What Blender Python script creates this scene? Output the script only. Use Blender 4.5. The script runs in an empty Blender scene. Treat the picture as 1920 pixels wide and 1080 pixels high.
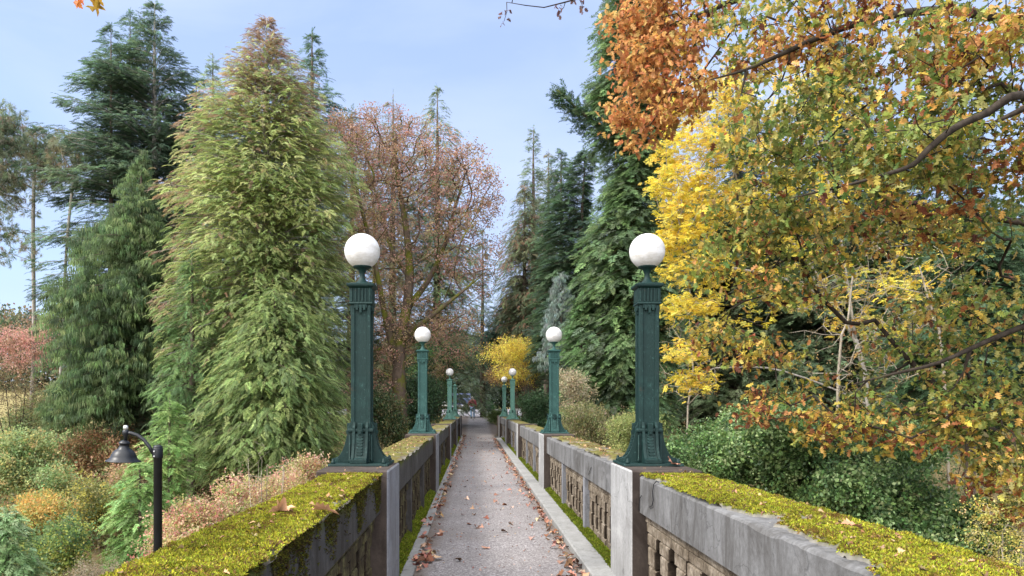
import bpy, math, random
import numpy as np
from mathutils import Vector, Matrix
R = math.radians
random.seed(7)
rng = np.random.default_rng(7)
scene = bpy.context.scene
col = scene.collection

# ------------------------------------------------------------------ camera
EYE = 1.62
F = 1390.0
cam_d = bpy.data.cameras.new("camera"); cam = bpy.data.objects.new("camera", cam_d); col.objects.link(cam)
cam.location = (0, 0, EYE); cam.rotation_euler = (R(90), 0, 0)
cam_d.sensor_width = 36; cam_d.lens = F / 1920 * 36
cam_d.shift_x = (960 - 889.5) / 1920; cam_d.shift_y = (762 - 540) / 1920
cam_d.clip_start = 0.05; cam_d.clip_end = 2000
scene.camera = cam
scene.render.resolution_x = 1024; scene.render.resolution_y = 576

# ------------------------------------------------------------------ light
SUN_EL, SUN_AZ = R(47), R(-108)      # azimuth measured from +Y towards +X
w = bpy.data.worlds.new("World"); scene.world = w; w.use_nodes = True
nt = w.node_tree; nt.nodes.clear()
out = nt.nodes.new("ShaderNodeOutputWorld"); bg = nt.nodes.new("ShaderNodeBackground")
sky = nt.nodes.new("ShaderNodeTexSky"); sky.sky_type = 'NISHITA'; sky.sun_disc = False
sky.sun_elevation = SUN_EL; sky.sun_rotation = SUN_AZ; sky.air_density = 1.0; sky.dust_density = 0.6; sky.ozone_density = 2.0
bg.inputs[1].default_value = 0.15
# a thin veil of high cloud, built from noise on the sky direction
tc = nt.nodes.new("ShaderNodeTexCoord"); mp = nt.nodes.new("ShaderNodeMapping"); mp.inputs['Scale'].default_value = (1.2, 1.2, 3.0)
no = nt.nodes.new("ShaderNodeTexNoise"); no.inputs['Scale'].default_value = 1.4; no.inputs['Detail'].default_value = 5
rp = nt.nodes.new("ShaderNodeValToRGB"); rp.color_ramp.elements[0].position = 0.36; rp.color_ramp.elements[0].color = (.52,.52,.52,1)
rp.color_ramp.elements[1].position = 0.72; rp.color_ramp.elements[1].color = (.80,.80,.80,1)
mx = nt.nodes.new("ShaderNodeMix"); mx.data_type = 'RGBA'
mx.inputs[7].default_value = (2.0, 2.5, 3.85, 1)
nt.links.new(tc.outputs['Generated'], mp.inputs[0]); nt.links.new(mp.outputs[0], no.inputs[0]); nt.links.new(no.outputs[0], rp.inputs[0])
nt.links.new(rp.outputs[0], mx.inputs[0]); nt.links.new(sky.outputs[0], mx.inputs[6]); 
n5 = nt.nodes.new("ShaderNodeTexNoise"); n5.inputs['Scale'].default_value = 2.3; n5.inputs['Detail'].default_value = 7; n5.inputs['Distortion'].default_value = .5
m5 = nt.nodes.new("ShaderNodeMapping"); m5.inputs['Scale'].default_value = (1, 1, 2.6); m5.inputs['Location'].default_value = (3.1, .4, 1.7)
r5 = nt.nodes.new("ShaderNodeValToRGB"); r5.color_ramp.elements[0].position = .42; r5.color_ramp.elements[0].color = (0,0,0,1); r5.color_ramp.elements[1].position = .75; r5.color_ramp.elements[1].color = (.75,.75,.75,1)
m6 = nt.nodes.new("ShaderNodeMix"); m6.data_type = 'RGBA'; m6.inputs[7].default_value = (2.75, 3.2, 4.35, 1)
nt.links.new(tc.outputs['Generated'], m5.inputs[0]); nt.links.new(m5.outputs[0], n5.inputs[0]); nt.links.new(n5.outputs[0], r5.inputs[0]); nt.links.new(r5.outputs[0], m6.inputs[0]); nt.links.new(mx.outputs[2], m6.inputs[6]); mx = m6
# brighter sky added out of view, overhead and behind the camera, as fill light
vd = nt.nodes.new("ShaderNodeVectorMath"); vd.operation = 'DOT_PRODUCT'; vd.inputs[1].default_value = (-.35, -.62, .70)
vr = nt.nodes.new("ShaderNodeMapRange"); vr.inputs[1].default_value = .10; vr.inputs[2].default_value = .95; vr.interpolation_type = 'SMOOTHSTEP'
m3 = nt.nodes.new("ShaderNodeMix"); m3.data_type = 'RGBA'; m3.inputs[7].default_value = (15., 14.8, 14.7, 1)
nt.links.new(tc.outputs['Generated'], vd.inputs[0]); nt.links.new(vd.outputs['Value'], vr.inputs[0]); nt.links.new(vr.outputs[0], m3.inputs[0])
nt.links.new(mx.outputs[2], m3.inputs[6]); nt.links.new(m3.outputs[2], bg.inputs[0]); nt.links.new(bg.outputs[0], out.inputs[0])
sd = bpy.data.lights.new("sun", 'SUN'); so = bpy.data.objects.new("sun", sd); col.objects.link(so)
sd.energy = 2.4; sd.angle = R(14); sd.color = (1, .95, .86)
sdir = Vector((math.sin(SUN_AZ) * math.cos(SUN_EL), math.cos(SUN_AZ) * math.cos(SUN_EL), math.sin(SUN_EL)))
so.rotation_euler = sdir.to_track_quat('Z', 'Y').to_euler(); so.location = (0, 0, 40)
scene.view_settings.view_transform = 'Standard'; scene.view_settings.look = 'None'
scene.view_settings.exposure = 0.95; scene.view_settings.gamma = 1
scene.cycles.max_bounces = 8; scene.cycles.diffuse_bounces = 5; scene.cycles.transmission_bounces = 4

# ------------------------------------------------------------------ helpers
def P(px, py, Y):                       # photograph pixel + distance -> a point of the place
    return np.array([(px - 889.5) * Y / F, Y, EYE - (py - 762) * Y / F])

def hash2(ix, iy, s=0):
    h = (ix.astype(np.int64) * 374761393 + iy.astype(np.int64) * 668265263 + s * 982451653) & 0x7fffffff
    h = ((h ^ (h >> 13)) * 1274126177) & 0x7fffffff
    return ((h ^ (h >> 16)) & 0xffff) / 65535.0
def vnoise(x, y, s=0):
    x = np.asarray(x, float); y = np.asarray(y, float)
    ix = np.floor(x); iy = np.floor(y); fx = x - ix; fy = y - iy
    fx = fx * fx * (3 - 2 * fx); fy = fy * fy * (3 - 2 * fy)
    a = hash2(ix, iy, s); b = hash2(ix + 1, iy, s); c = hash2(ix, iy + 1, s); d = hash2(ix + 1, iy + 1, s)
    return (a * (1 - fx) + b * fx) * (1 - fy) + (c * (1 - fx) + d * fx) * fy
def fbm(x, y, s=0, o=4):
    r = 0; a = .5
    for k in range(o): r = r + a * vnoise(np.asarray(x) * 2 ** k, np.asarray(y) * 2 ** k, s + k); a *= .5
    return r

def link(ob, parent=None):
    col.objects.link(ob)
    if parent is not None: ob.parent = parent
    return ob
def tag(o, label=None, cat=None, group=None, kind=None):
    if label: o['label'] = label
    if cat: o['category'] = cat
    if group: o['group'] = group
    if kind: o['kind'] = kind
    return o
def empty(name, loc, label, cat, group=None, rz=0):
    o = bpy.data.objects.new(name, None); col.objects.link(o); o.location = loc; o.rotation_euler = (0, 0, rz)
    o.empty_display_size = .2
    return tag(o, label, cat, group)

def np_mesh(name, verts, tris, mat, parent=None, cols=None, smooth=False, loc=None):
    """one mesh object from numpy triangles; loc = origin to subtract (parent empty location)"""
    verts = np.asarray(verts, np.float32)
    if loc is not None: verts = verts - np.asarray(loc, np.float32)
    tris = np.asarray(tris, np.int32)
    me = bpy.data.meshes.new(name)
    me.vertices.add(len(verts)); me.vertices.foreach_set('co', verts.ravel())
    n = tris.shape[1]
    me.loops.add(tris.size); me.loops.foreach_set('vertex_index', tris.ravel())
    me.polygons.add(len(tris)); me.polygons.foreach_set('loop_start', np.arange(0, tris.size, n, dtype=np.int32))
    me.polygons.foreach_set('loop_total', np.full(len(tris), n, np.int32))
    if smooth: me.polygons.foreach_set('use_smooth', np.ones(len(tris), bool))
    me.materials.append(mat)
    if cols is not None:
        a = me.color_attributes.new('leaf_color', 'FLOAT_COLOR', 'POINT')
        c = np.ones((len(verts), 4), np.float32); c[:, :3] = cols
        a.data.foreach_set('color', c.ravel())
    me.update(calc_edges=True); me.validate()
    return link(bpy.data.objects.new(name, me), parent)

class MB:
    """collects shapes (n-gon faces) into ONE mesh"""
    def __init__(s): s.v = []; s.f = []; s.sm = []
    def add(s, vs, fs, smooth=False):
        o = len(s.v); s.v += [tuple(v) for v in vs]; s.f += [tuple(i + o for i in f) for f in fs]; s.sm += [smooth] * len(fs)
    def box(s, x0, x1, y0, y1, z0, z1):
        s.add([(x0,y0,z0),(x1,y0,z0),(x1,y1,z0),(x0,y1,z0),(x0,y0,z1),(x1,y0,z1),(x1,y1,z1),(x0,y1,z1)],
              [(0,3,2,1),(4,5,6,7),(0,1,5,4),(1,2,6,5),(2,3,7,6),(3,0,4,7)])
    def frustum(s, w0, d0, z0, w1, d1, z1, cx=0, cy=0):
        v = [(cx+a*w0/2, cy+b*d0/2, z0) for a, b in ((-1,-1),(1,-1),(1,1),(-1,1))] + [(cx+a*w1/2, cy+b*d1/2, z1) for a, b in ((-1,-1),(1,-1),(1,1),(-1,1))]
        s.add(v, [(0,3,2,1),(4,5,6,7),(0,1,5,4),(1,2,6,5),(2,3,7,6),(3,0,4,7)])
    def lathe(s, prof, n=24, c=(0,0,0), smooth=True):
        vs = []; fs = []
        for (r, z) in prof:
            for k in range(n):
                a = 2*math.pi*k/n; vs.append((c[0]+r*math.cos(a), c[1]+r*math.sin(a), c[2]+z))
        for i in range(len(prof)-1):
            for k in range(n):
                a = i*n+k; b = i*n+(k+1)%n; fs.append((a, b, b+n, a+n))
        fs.append(tuple(range(n-1, -1, -1))); fs.append(tuple((len(prof)-1)*n+k for k in range(n)))
        s.add(vs, fs, smooth)
    def tube(s, pts, rad, n=8, smooth=True):
        pts = [Vector(p) for p in pts]; vs = []; fs = []
        up = Vector((0.13, 0.31, 1)).normalized(); px = None
        for i, p in enumerate(pts):
            t = (pts[min(i+1, len(pts)-1)] - pts[max(i-1, 0)]).normalized()
            if px is None:
                px = t.cross(up); px = px.normalized() if px.length > 1e-3 else Vector((1,0,0))
            px = (px - t*px.dot(t)).normalized(); py = t.cross(px)
            r = rad[i] if hasattr(rad, '__len__') else rad
            for k in range(n):
                a = 2*math.pi*k/n; vs.append(p + (px*math.cos(a) + py*math.sin(a))*r)
        for i in range(len(pts)-1):
            for k in range(n):
                a = i*n+k; b = i*n+(k+1)%n; fs.append((a, b, b+n, a+n))
        fs.append(tuple(range(n-1, -1, -1))); fs.append(tuple((len(pts)-1)*n+k for k in range(n)))
        s.add(vs, fs, smooth)
    def prism(s, outline, axis, a0, a1):
        """outline of (u,v) extruded; axis 'x': (a,u,v)  axis 'y': (u,a,v)  axis 'z': (u,v,a)"""
        m = {'x': lambda u,v,a: (a,u,v), 'y': lambda u,v,a: (u,a,v), 'z': lambda u,v,a: (u,v,a)}[axis]
        n = len(outline)
        s.add([m(u,v,a0) for u,v in outline] + [m(u,v,a1) for u,v in outline],
              [tuple(range(n-1,-1,-1)), tuple(range(n,2*n))] + [(i,(i+1)%n,n+(i+1)%n,n+i) for i in range(n)])
    def build(s, name, mat, parent=None, bevel=0, loc=None, seg=1):
        me = bpy.data.meshes.new(name); me.from_pydata(s.v, [], s.f); me.materials.append(mat)
        me.polygons.foreach_set('use_smooth', np.array(s.sm, bool))
        import bmesh
        b = bmesh.new(); b.from_mesh(me); bmesh.ops.recalc_face_normals(b, faces=b.faces)
        if bevel:
            es = [e for e in b.edges if len(e.link_faces) == 2 and e.calc_face_angle(0) > .5]
            bmesh.ops.bevel(b, geom=es, offset=bevel, segments=seg, affect='EDGES', clamp_overlap=True)
        b.to_mesh(me); b.free()
        o = link(bpy.data.objects.new(name, me), parent)
        if loc is not None: o.location = loc
        return o

# ------------------------------------------------------------------ materials
class NT:
    def __init__(s, name):
        s.m = bpy.data.materials.new(name); s.m.use_nodes = True; s.t = s.m.node_tree; s.n = s.t.nodes
        s.b = s.n['Principled BSDF']; s.out = s.n['Material Output']
        s.tc = s.n.new('ShaderNodeTexCoord')
    def l(s, a, b): s.t.links.new(a, b)
    def map(s, scale, coord='Object'):
        m = s.n.new('ShaderNodeMapping'); m.inputs['Scale'].default_value = scale if hasattr(scale, '__len__') else (scale,)*3
        s.l(s.tc.outputs[coord], m.inputs[0]); return m.outputs[0]
    def noise(s, scale=1., sc3=(1,1,1), detail=6, rough=.6, dist=0.):
        n = s.n.new('ShaderNodeTexNoise'); n.inputs['Scale'].default_value = scale; n.inputs['Detail'].default_value = detail
        n.inputs['Roughness'].default_value = rough; n.inputs['Distortion'].default_value = dist
        s.l(s.map(sc3), n.inputs['Vector']); return n.outputs[0]
    def voro(s, scale=1., sc3=(1,1,1), feat='F1', out='Distance'):
        n = s.n.new('ShaderNodeTexVoronoi'); n.inputs['Scale'].default_value = scale; n.feature = feat
        s.l(s.map(sc3), n.inputs['Vector']); return n.outputs[out]
    def ramp(s, fac, stops):
        r = s.n.new('ShaderNodeValToRGB'); e = r.color_ramp.elements
        while len(e) < len(stops): e.new(.5)
        for k, (p, c) in enumerate(stops):
            e[k].position = p; e[k].color = (*c, 1) if hasattr(c, '__len__') else (c, c, c, 1)
        s.l(fac, r.inputs[0]); return r.outputs[0]
    def mix(s, fac, a, b, mode='MIX'):
        m = s.n.new('ShaderNodeMix'); m.data_type = 'RGBA'; m.blend_type = mode
        for sock, v in ((m.inputs[0], fac), (m.inputs[6], a), (m.inputs[7], b)):
            if hasattr(v, 'is_output'): s.l(v, sock)
            elif hasattr(v, '__len__'): sock.default_value = (*v, 1)
            else: sock.default_value = v
        return m.outputs[2]
    def math(s, op, a, b=0.):
        m = s.n.new('ShaderNodeMath'); m.operation = op
        for sock, v in ((m.inputs[0], a), (m.inputs[1], b)):
            if hasattr(v, 'is_output'): s.l(v, sock)
            else: sock.default_value = v
        return m.outputs[0]
    def bump(s, h, strength=.5, dist=.01, prev=None):
        b = s.n.new('ShaderNodeBump'); b.inputs['Strength'].default_value = strength; b.inputs['Distance'].default_value = dist
        s.l(h, b.inputs['Height'])
        if prev is not None: s.l(prev, b.inputs['Normal'])
        s.l(b.outputs[0], s.b.inputs['Normal']); return b.outputs[0]
    def base(s, c, rough=.8, spec=.3, metal=0.):
        if hasattr(c, 'is_output'): s.l(c, s.b.inputs['Base Color'])
        else: s.b.inputs['Base Color'].default_value = (*c, 1)
        s.b.inputs['Roughness'].default_value = rough; s.b.inputs['Specular IOR Level'].default_value = spec; s.b.inputs['Metallic'].default_value = metal
        return s

def plain(name, c, rough=.6, spec=.3, metal=0., var=.25, sc=8):
    k = NT(name); n = k.noise(sc, detail=5)
    k.base(k.ramp(n, [(.3, tuple(x*(1-var) for x in c)), (.7, tuple(min(1, x*(1+var)) for x in c))]), rough, spec, metal)
    k.bump(k.noise(sc*6), .15, .004); return k.m

def leaf_mat(name, trans=.35, rough=.5, spec=.25):
    k = NT(name); a = k.n.new('ShaderNodeAttribute'); a.attribute_name = 'leaf_color'
    k.base(a.outputs['Color'], rough, spec)
    tr = k.n.new('ShaderNodeBsdfTranslucent'); mx = k.n.new('ShaderNodeMixShader'); mx.inputs[0].default_value = trans
    k.l(a.outputs['Color'], tr.inputs[0]); k.l(k.b.outputs[0], mx.inputs[1]); k.l(tr.outputs[0], mx.inputs[2]); k.l(mx.outputs[0], k.out.inputs[0])
    return k.m
M_leaf = leaf_mat('leaf', .45); M_needle = leaf_mat('needle', .42, .6); M_gloss = leaf_mat('glossy_leaf', .25, .42, .3); M_litter = leaf_mat('dead_leaf', .1, .8, .1)
M_mossv = leaf_mat('moss_tuft', .3, .9, .05)

def bark(name, c1, c2, moss=0., sc=9):
    k = NT(name); n = k.noise(sc, (1,1,.4), 8, .75); c = k.ramp(n, [(.32, c1), (.68, c2)])
    if moss: c = k.mix(k.ramp(k.noise(2.2, detail=4), [(.62-moss*.3, 0.), (.75-moss*.3, 1.)]), c, (.10,.105,.018))
    k.base(c, .9, .1); k.bump(n, .7, .03); return k.m
M_bark = bark('conifer_bark', (.055,.04,.033), (.17,.135,.11))
M_barkpale = bark('pale_bark', (.15,.135,.115), (.42,.39,.35))
M_barkdark = bark('oak_bark', (.014,.011,.009), (.06,.048,.038), .1)
M_barkmoss = bark('mossy_bark', (.04,.03,.024), (.15,.11,.085), .5)
M_twig = bark('pale_twig', (.20,.17,.13), (.42,.37,.30))

def concrete(name, base, dark, moss, stain=.5, mosscol=(.10,.115,.012)):
    k = NT(name)
    n1 = k.noise(1.6, (1,1,1), 8, .65); n2 = k.noise(3.4, (1,1,.42), 9, .75, .8); n3 = k.noise(38, detail=8, rough=.7)
    c = k.ramp(n1, [(.3, tuple(x*.78 for x in base)), (.5, base), (.75, tuple(x*1.2 for x in base))])
    c = k.mix(k.ramp(n3, [(.35, .55), (.6, 0.)]), c, tuple(x*.6 for x in base))
    c = k.mix(k.ramp(n2, [(.60-stain*.3, 0.), (.86-stain*.3, .9)]), c, dark); c = k.mix(k.ramp(k.noise(9, (1,1,.1), 4, .6), [(.5, 0.), (.72, .6)]), c, dark)
    c = k.mix(k.ramp(k.noise(1.1, (1,1,1.6), 7, .7, .5), [(.56, 0.), (.7, .45)]), c, tuple(min(.6, x*1.6) for x in base))
    if moss:
        g = k.n.new('ShaderNodeSeparateXYZ'); k.l(k.tc.outputs['Object'], g.inputs[0])
        h = k.math('MULTIPLY_ADD', g.outputs[2], 2.6); h.node.inputs[2].default_value = -2.35
        mm = k.math('ADD', h, k.math('MULTIPLY', k.noise(3.2, (1,1,.35), 8, .75), 1.0))
        c = k.mix(k.ramp(mm, [(.86-moss*.25, 0.), (1.02-moss*.25, .95)]), c, k.ramp(n3, [(.35, tuple(x*.4 for x in mosscol)), (.65, mosscol)]))
    cr = k.n.new('ShaderNodeTexVoronoi'); cr.feature = 'DISTANCE_TO_EDGE'; cr.inputs['Scale'].default_value = .9
    va = k.n.new('ShaderNodeVectorMath'); va.operation = 'ADD'; nn = k.n.new('ShaderNodeTexNoise'); nn.inputs['Scale'].default_value = 2.5; nn.inputs['Detail'].default_value = 6
    k.l(k.tc.outputs['Object'], nn.inputs['Vector']); k.l(k.tc.outputs['Object'], va.inputs[0]); k.l(nn.outputs['Color'], va.inputs[1]); k.l(va.outputs[0], cr.inputs['Vector'])
    c = k.mix(k.ramp(cr.outputs['Distance'], [(.0, .7), (.006, 0.)]), c, tuple(x*.3 for x in base))
    k.base(c, .88, .2); b = k.bump(n3, .45, .006); k.bump(n2, .25, .01, b); return k.m
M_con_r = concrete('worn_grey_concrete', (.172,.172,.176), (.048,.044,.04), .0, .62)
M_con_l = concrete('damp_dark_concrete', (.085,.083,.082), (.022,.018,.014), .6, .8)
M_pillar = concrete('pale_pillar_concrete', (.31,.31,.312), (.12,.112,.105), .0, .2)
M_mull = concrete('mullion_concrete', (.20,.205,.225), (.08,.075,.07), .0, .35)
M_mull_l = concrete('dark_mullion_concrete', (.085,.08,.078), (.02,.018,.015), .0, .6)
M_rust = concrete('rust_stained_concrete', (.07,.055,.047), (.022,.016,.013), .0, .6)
M_curb = concrete('curb_concrete', (.27,.27,.265), (.16,.155,.145), .0, .3)
def blockmat(name, a, b, d):
    k = NT(name); oi = k.n.new('ShaderNodeNewGeometry')
    n1 = k.noise(5, (1,1,1), 8, .7, .3); n2 = k.noise(30, detail=8, rough=.7)
    c = k.ramp(n1, [(.34, d), (.5, b), (.66, a)]); c = k.mix(k.ramp(n2, [(.4, .6), (.6, 0.)]), c, d)
    k.base(c, .92, .1); k.bump(n2, .7, .012); return k.m
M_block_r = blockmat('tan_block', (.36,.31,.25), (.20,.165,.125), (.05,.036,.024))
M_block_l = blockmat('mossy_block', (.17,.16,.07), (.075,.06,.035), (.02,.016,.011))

M_block_d = blockmat('gap_shade_block', (.075,.058,.04), (.04,.03,.022), (.015,.011,.008))  # darker block colour with the shade of the baluster gaps put into it
def paint(name, c, worn, amt):
    k = NT(name); n = k.noise(9, detail=7, rough=.7); n2 = k.noise(2.5, (1,1,.4), 5)
    col_ = k.mix(k.ramp(n, [(.5, 0.), (.75, amt)]), c, worn); col_ = k.mix(k.ramp(n2, [(.4, 0.), (.7, .5)]), col_, tuple(x*.6 for x in c))
    col_ = k.mix(k.ramp(k.noise(14, detail=8, rough=.75), [(.62, 0.), (.70, .7)]), col_, (.05,.035,.02)); col_ = k.mix(k.ramp(k.noise(40, detail=5, rough=.7), [(.6, 0.), (.68, .5)]), col_, tuple(min(.6, x*2+.03) for x in worn))
    k.base(col_, .62, .28); k.bump(k.noise(55, (1,1,.5), 4), .5, .006); return k.m
M_paint = paint('dark_green_paint', (.0015,.018,.0165), (.014,.052,.047), .6)  # farther posts are faded; this darker green also has shade put into it
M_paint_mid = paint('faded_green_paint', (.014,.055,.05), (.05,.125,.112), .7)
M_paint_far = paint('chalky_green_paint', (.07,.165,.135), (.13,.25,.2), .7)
k = NT('globe_glass'); n = k.noise(9, (1,1,2.2), 6, .7); g = k.n.new('ShaderNodeSeparateXYZ'); k.l(k.tc.outputs['Object'], g.inputs[0])
sp = k.ramp(n, [(.40, 0.), (.66, .8)]); k.base(k.mix(sp, (.66,.66,.67), (.42,.40,.37)), .38, .5)
k.b.inputs['Subsurface Weight'].default_value = .35; k.b.inputs['Subsurface Radius'].default_value = (.1,.1,.1); M_globe = k.m
M_black = plain('black_enamel', (.007,.009,.013), .4, .4)
M_steel = plain('bare_steel', (.55,.55,.55), .35, .5, .6)

# ------------------------------------------------------------------ terrain
GY = [-60, 5, 10, 20, 25, 35, 41.5, 50, 57, 80, 150, 400]
GZ = [-4.2, -4.8, -4.5, -3.5, -2.8, -1.2, -.12, .1, .7, 3.0, 6., 9.]
CY = [-60, 41.5, 48, 57, 72, 95, 400]; CZ = [0, 0, .18, .68, 1.12, 1.25, 2.4]
def ground(x, y):
    x = np.asarray(x, float); y = np.asarray(y, float)
    z = np.interp(y, GY, GZ) + (fbm(x*.12+9, y*.12, 3)-.47)*1.3*np.clip((44-y)/10+.25, .25, 1)
    z = z + np.clip((-x-14)/30, 0, 1)*.6*np.clip((y-20)/20, 0, 1)
    c = np.interp(y, CY, CZ)
    wgt = np.clip((np.where(y < 60, 7, 26) - np.abs(x-2))/5 + .5, 0, 1) * np.clip((y-38)/4, 0, 1)
    return z*(1-wgt) + (c-.05)*wgt
def grid_mesh(name, xs, ys, zf, mat, **kw):
    X, Y = np.meshgrid(xs, ys); Z = zf(X, Y); v = np.stack([X, Y, Z], -1).reshape(-1, 3)
    nx = len(xs); i = np.arange(len(ys)-1)[:, None]*nx + np.arange(nx-1)[None]; i = i.ravel()
    return np_mesh(name, v, np.stack([i, i+1, i+1+nx, i+nx], 1), mat, smooth=True, **kw)
k = NT('ground_soil')
n1 = k.noise(.35, detail=8); n2 = k.noise(3.5, detail=8, rough=.7); n3 = k.noise(22, detail=6, rough=.7)
c = k.ramp(n2, [(.3, (.07,.05,.028)), (.48, (.15,.115,.06)), (.6, (.085,.10,.03)), (.75, (.05,.075,.02))])
c = k.mix(k.ramp(n3, [(.45, 0.), (.6, .7)]), c, (.20,.15,.09))
g = k.n.new('ShaderNodeSeparateXYZ'); k.l(k.tc.outputs['Object'], g.inputs[0])
far = k.ramp(k.math('MULTIPLY', k.math('ADD', g.outputs[1], k.math('MULTIPLY', n1, 8.)), .01), [(.44, 0.), (.50, 1.)])
c = k.mix(far, c, k.ramp(n3, [(.3, (.19,.165,.075)), (.7, (.32,.27,.13))]))
k.base(c, .95, .05); k.bump(n3, .8, .05); M_ground = k.m
xs = np.concatenate([np.linspace(-260, -45, 30), np.arange(-44, 44, .5), np.linspace(45, 260, 30)])
ys = np.concatenate([np.linspace(-60, -2, 20), np.arange(-1, 90, .5), np.linspace(92, 420, 40)])
tag(grid_mesh('ground', xs, ys, ground, M_ground), kind='structure')

# path on the deck and beyond
k = NT('aggregate_path'); vv = k.voro(70); v2 = k.voro(70, out='Color'); n1 = k.noise(.9, detail=7); n3 = k.noise(60, detail=6, rough=.7)
c = k.ramp(v2, [(.15, (.055,.05,.05)), (.5, (.18,.165,.166)), (.9, (.43,.405,.41))])
c = k.mix(.35, c, k.ramp(n3, [(.35, (.11,.10,.10)), (.65, (.30,.28,.285))]))
c = k.mix(k.ramp(n1, [(.35, .5), (.62, 0.)]), c, (.13,.115,.11))
g = k.n.new('ShaderNodeSeparateXYZ'); k.l(k.tc.outputs['Object'], g.inputs[0])
edge = k.math('ABSOLUTE', k.math('SUBTRACT', g.outputs[0], .25)); e2 = k.math('ADD', edge, k.math('MULTIPLY', k.noise(3, detail=6), .35))
c = k.mix(k.ramp(e2, [(.80, 0.), (1.02, .75)]), c, (.10,.072,.052))
k.base(c, .85, .3); k.bump(vv, .3, .004); M_path = k.m
def pathz(x, y): return np.interp(y, CY, CZ) + 0*x
def ribbon(name, ctr, mat, dz):
    vs = []; 
    for (y, x0, x1) in ctr:
        for t in np.linspace(0, 1, 9): vs.append((x0+(x1-x0)*t, y, float(np.interp(y, CY, CZ))+dz))
    i = (np.arange(len(ctr)-1)[:, None]*9+np.arange(8)[None]).ravel()
    return np_mesh(name, vs, np.stack([i, i+1, i+10, i+9], 1), mat)
ctr = [(y, -.60, 1.09) for y in np.arange(-4, 41.1, 1.)] + [(42, -.8, 1.2), (43.5, -1.1, 1.35), (46, -1.25, 1.5), (50, -1.7, 1.5), (54, -2.4, 1.2), (58, -4.2, 1.0), (62, -9, .6)]
tag(ribbon('footpath', ctr, M_path, 0.), kind='structure')
k = NT('road_asphalt'); k.base(k.ramp(k.noise(30), [(.3, (.16,.155,.17)), (.7, (.26,.25,.27))]), .85); M_road = k.m
tag(ribbon('road', [(62.2, -30, 24), (66, -30, 24), (72, -30, 24), (80, -30, 24), (95, -30, 24)], M_road, 0.), kind='structure')

# ------------------------------------------------------------------ foliage kit
def tri_t(rows): # rows of (a,b,c) points
    v = np.array(rows, float).reshape(-1, 3); return v, np.arange(len(v)).reshape(-1, 3)
def twig(p, q, wd, n=(0,0,1)):
    p = np.array(p, float); q = np.array(q, float); s = np.cross(q-p, n); s = s/(np.linalg.norm(s)+1e-9)*wd/2
    m = p + (q-p)*.42
    return [p, m+s*1., q, p, q, m-s*1.]      # lens shaped blade, two triangles
def T_spray(seed, pairs=7, ln=.38, ang=52, wd=.085, droop=.25, hang=.0):
    r = np.random.default_rng(seed); rows = []
    ax = lambda s: np.array([s, 0, -droop*s*s])
    for i in range(pairs):
        s = .08+.82*i/pairs
        for sg in (-1, 1):
            a = R(ang+r.uniform(-12, 12)); L = ln*(1-.55*s)*r.uniform(.75, 1.2)
            d = np.array([math.cos(a), sg*math.sin(a), -hang+r.uniform(-.25, .12)]); d /= np.linalg.norm(d)
            rows += twig(ax(s), ax(s)+d*L, wd*r.uniform(.8, 1.3), (r.uniform(-.3,.3), r.uniform(-.3,.3), 1))
    rows += twig(ax(.6), ax(1.05), wd)
    return tri_t(rows)
def T_weep(seed, n=13, wd=.06):
    r = np.random.default_rng(seed); rows = []
    for i in range(n):
        s = i/n; p = np.array([s*.75, r.uniform(-.12, .12), -.1*s*s])
        L = r.uniform(.25, .8)*(1-.25*s); q = p+np.array([r.uniform(-.02, .16), r.uniform(-.12, .12), -L])
        rows += twig(p, q, wd*r.uniform(.8, 1.7), (r.uniform(-1,1), r.uniform(-1,1), 0))
    rows += twig((0,0,0), (.8,0,-.12), wd*.8)
    return tri_t(rows)
def T_tuft(seed, n=20, wd=.07):
    r = np.random.default_rng(seed); rows = []
    for i in range(n):
        d = r.normal(size=3); d[0] = abs(d[0])*.9+.1; d /= np.linalg.norm(d); rows += twig((0,0,0), d*r.uniform(.7, 1), wd, r.normal(size=3))
    return tri_t(rows)
def T_cluster(seed, n=7, size=.33, aspect=.5, spread=.8):
    r = np.random.default_rng(seed); rows = []
    for i in range(n):
        c = r.normal(size=3); c = c/np.linalg.norm(c)*r.uniform(0, 1)**.5*spread
        d = r.normal(size=3); d[2] -= .3; d /= np.linalg.norm(d); nn = r.normal(size=3); nn[2] += .8
        rows += twig(c, c+d*size*r.uniform(.7, 1.25), size*aspect*1.6, nn)
    return tri_t(rows)
def T_pinnate(seed, n=6):
    r = np.random.default_rng(seed); rows = []
    for i in range(n):
        s = .15+.8*i/n
        for sg in (-1, 1):
            a = R(r.uniform(45, 70)); L = .36*r.uniform(.8, 1.2); p = np.array([s, 0, -.2*s*s])
            rows += twig(p, p+L*np.array([math.cos(a), sg*math.sin(a), r.uniform(-.5, 0)]), .15, (r.uniform(-.5,.5), r.uniform(-.5,.5), 1))
    return tri_t(rows)
def T_lobed(outline, curl, seed):
    r = np.random.default_rng(seed); o = np.array(outline, float)
    full = np.concatenate([o, (o*[1, -1])[::-1][1:-1]]) if abs(o[-1,1]) < 1e-6 else np.concatenate([o, (o*[1, -1])[::-1]])
    n = len(full); z = -curl*(full[:, 0]**2)*.5 + curl*np.abs(full[:, 1])*r.uniform(.4, 1.) + r.normal(size=n)*.05*curl*2
    v = np.concatenate([[[.45, 0, -curl*.1]], np.column_stack([full, z])]); t = [(0, i+1, (i+1) % n+1) for i in range(n)]
    return v, np.array(t)
OAK = [(0,0),(.12,.03),(.2,.2),(.3,.28),(.34,.08),(.45,.24),(.55,.36),(.6,.12),(.72,.24),(.82,.22),(.84,.08),(1,0)]
MAPLE = [(0,0),(.05,.12),(-.1,.32),(.12,.3),(.15,.5),(.3,.38),(.42,.5),(.44,.22),(.62,.34),(.66,.14),(.82,.12),(1,0)]
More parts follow.
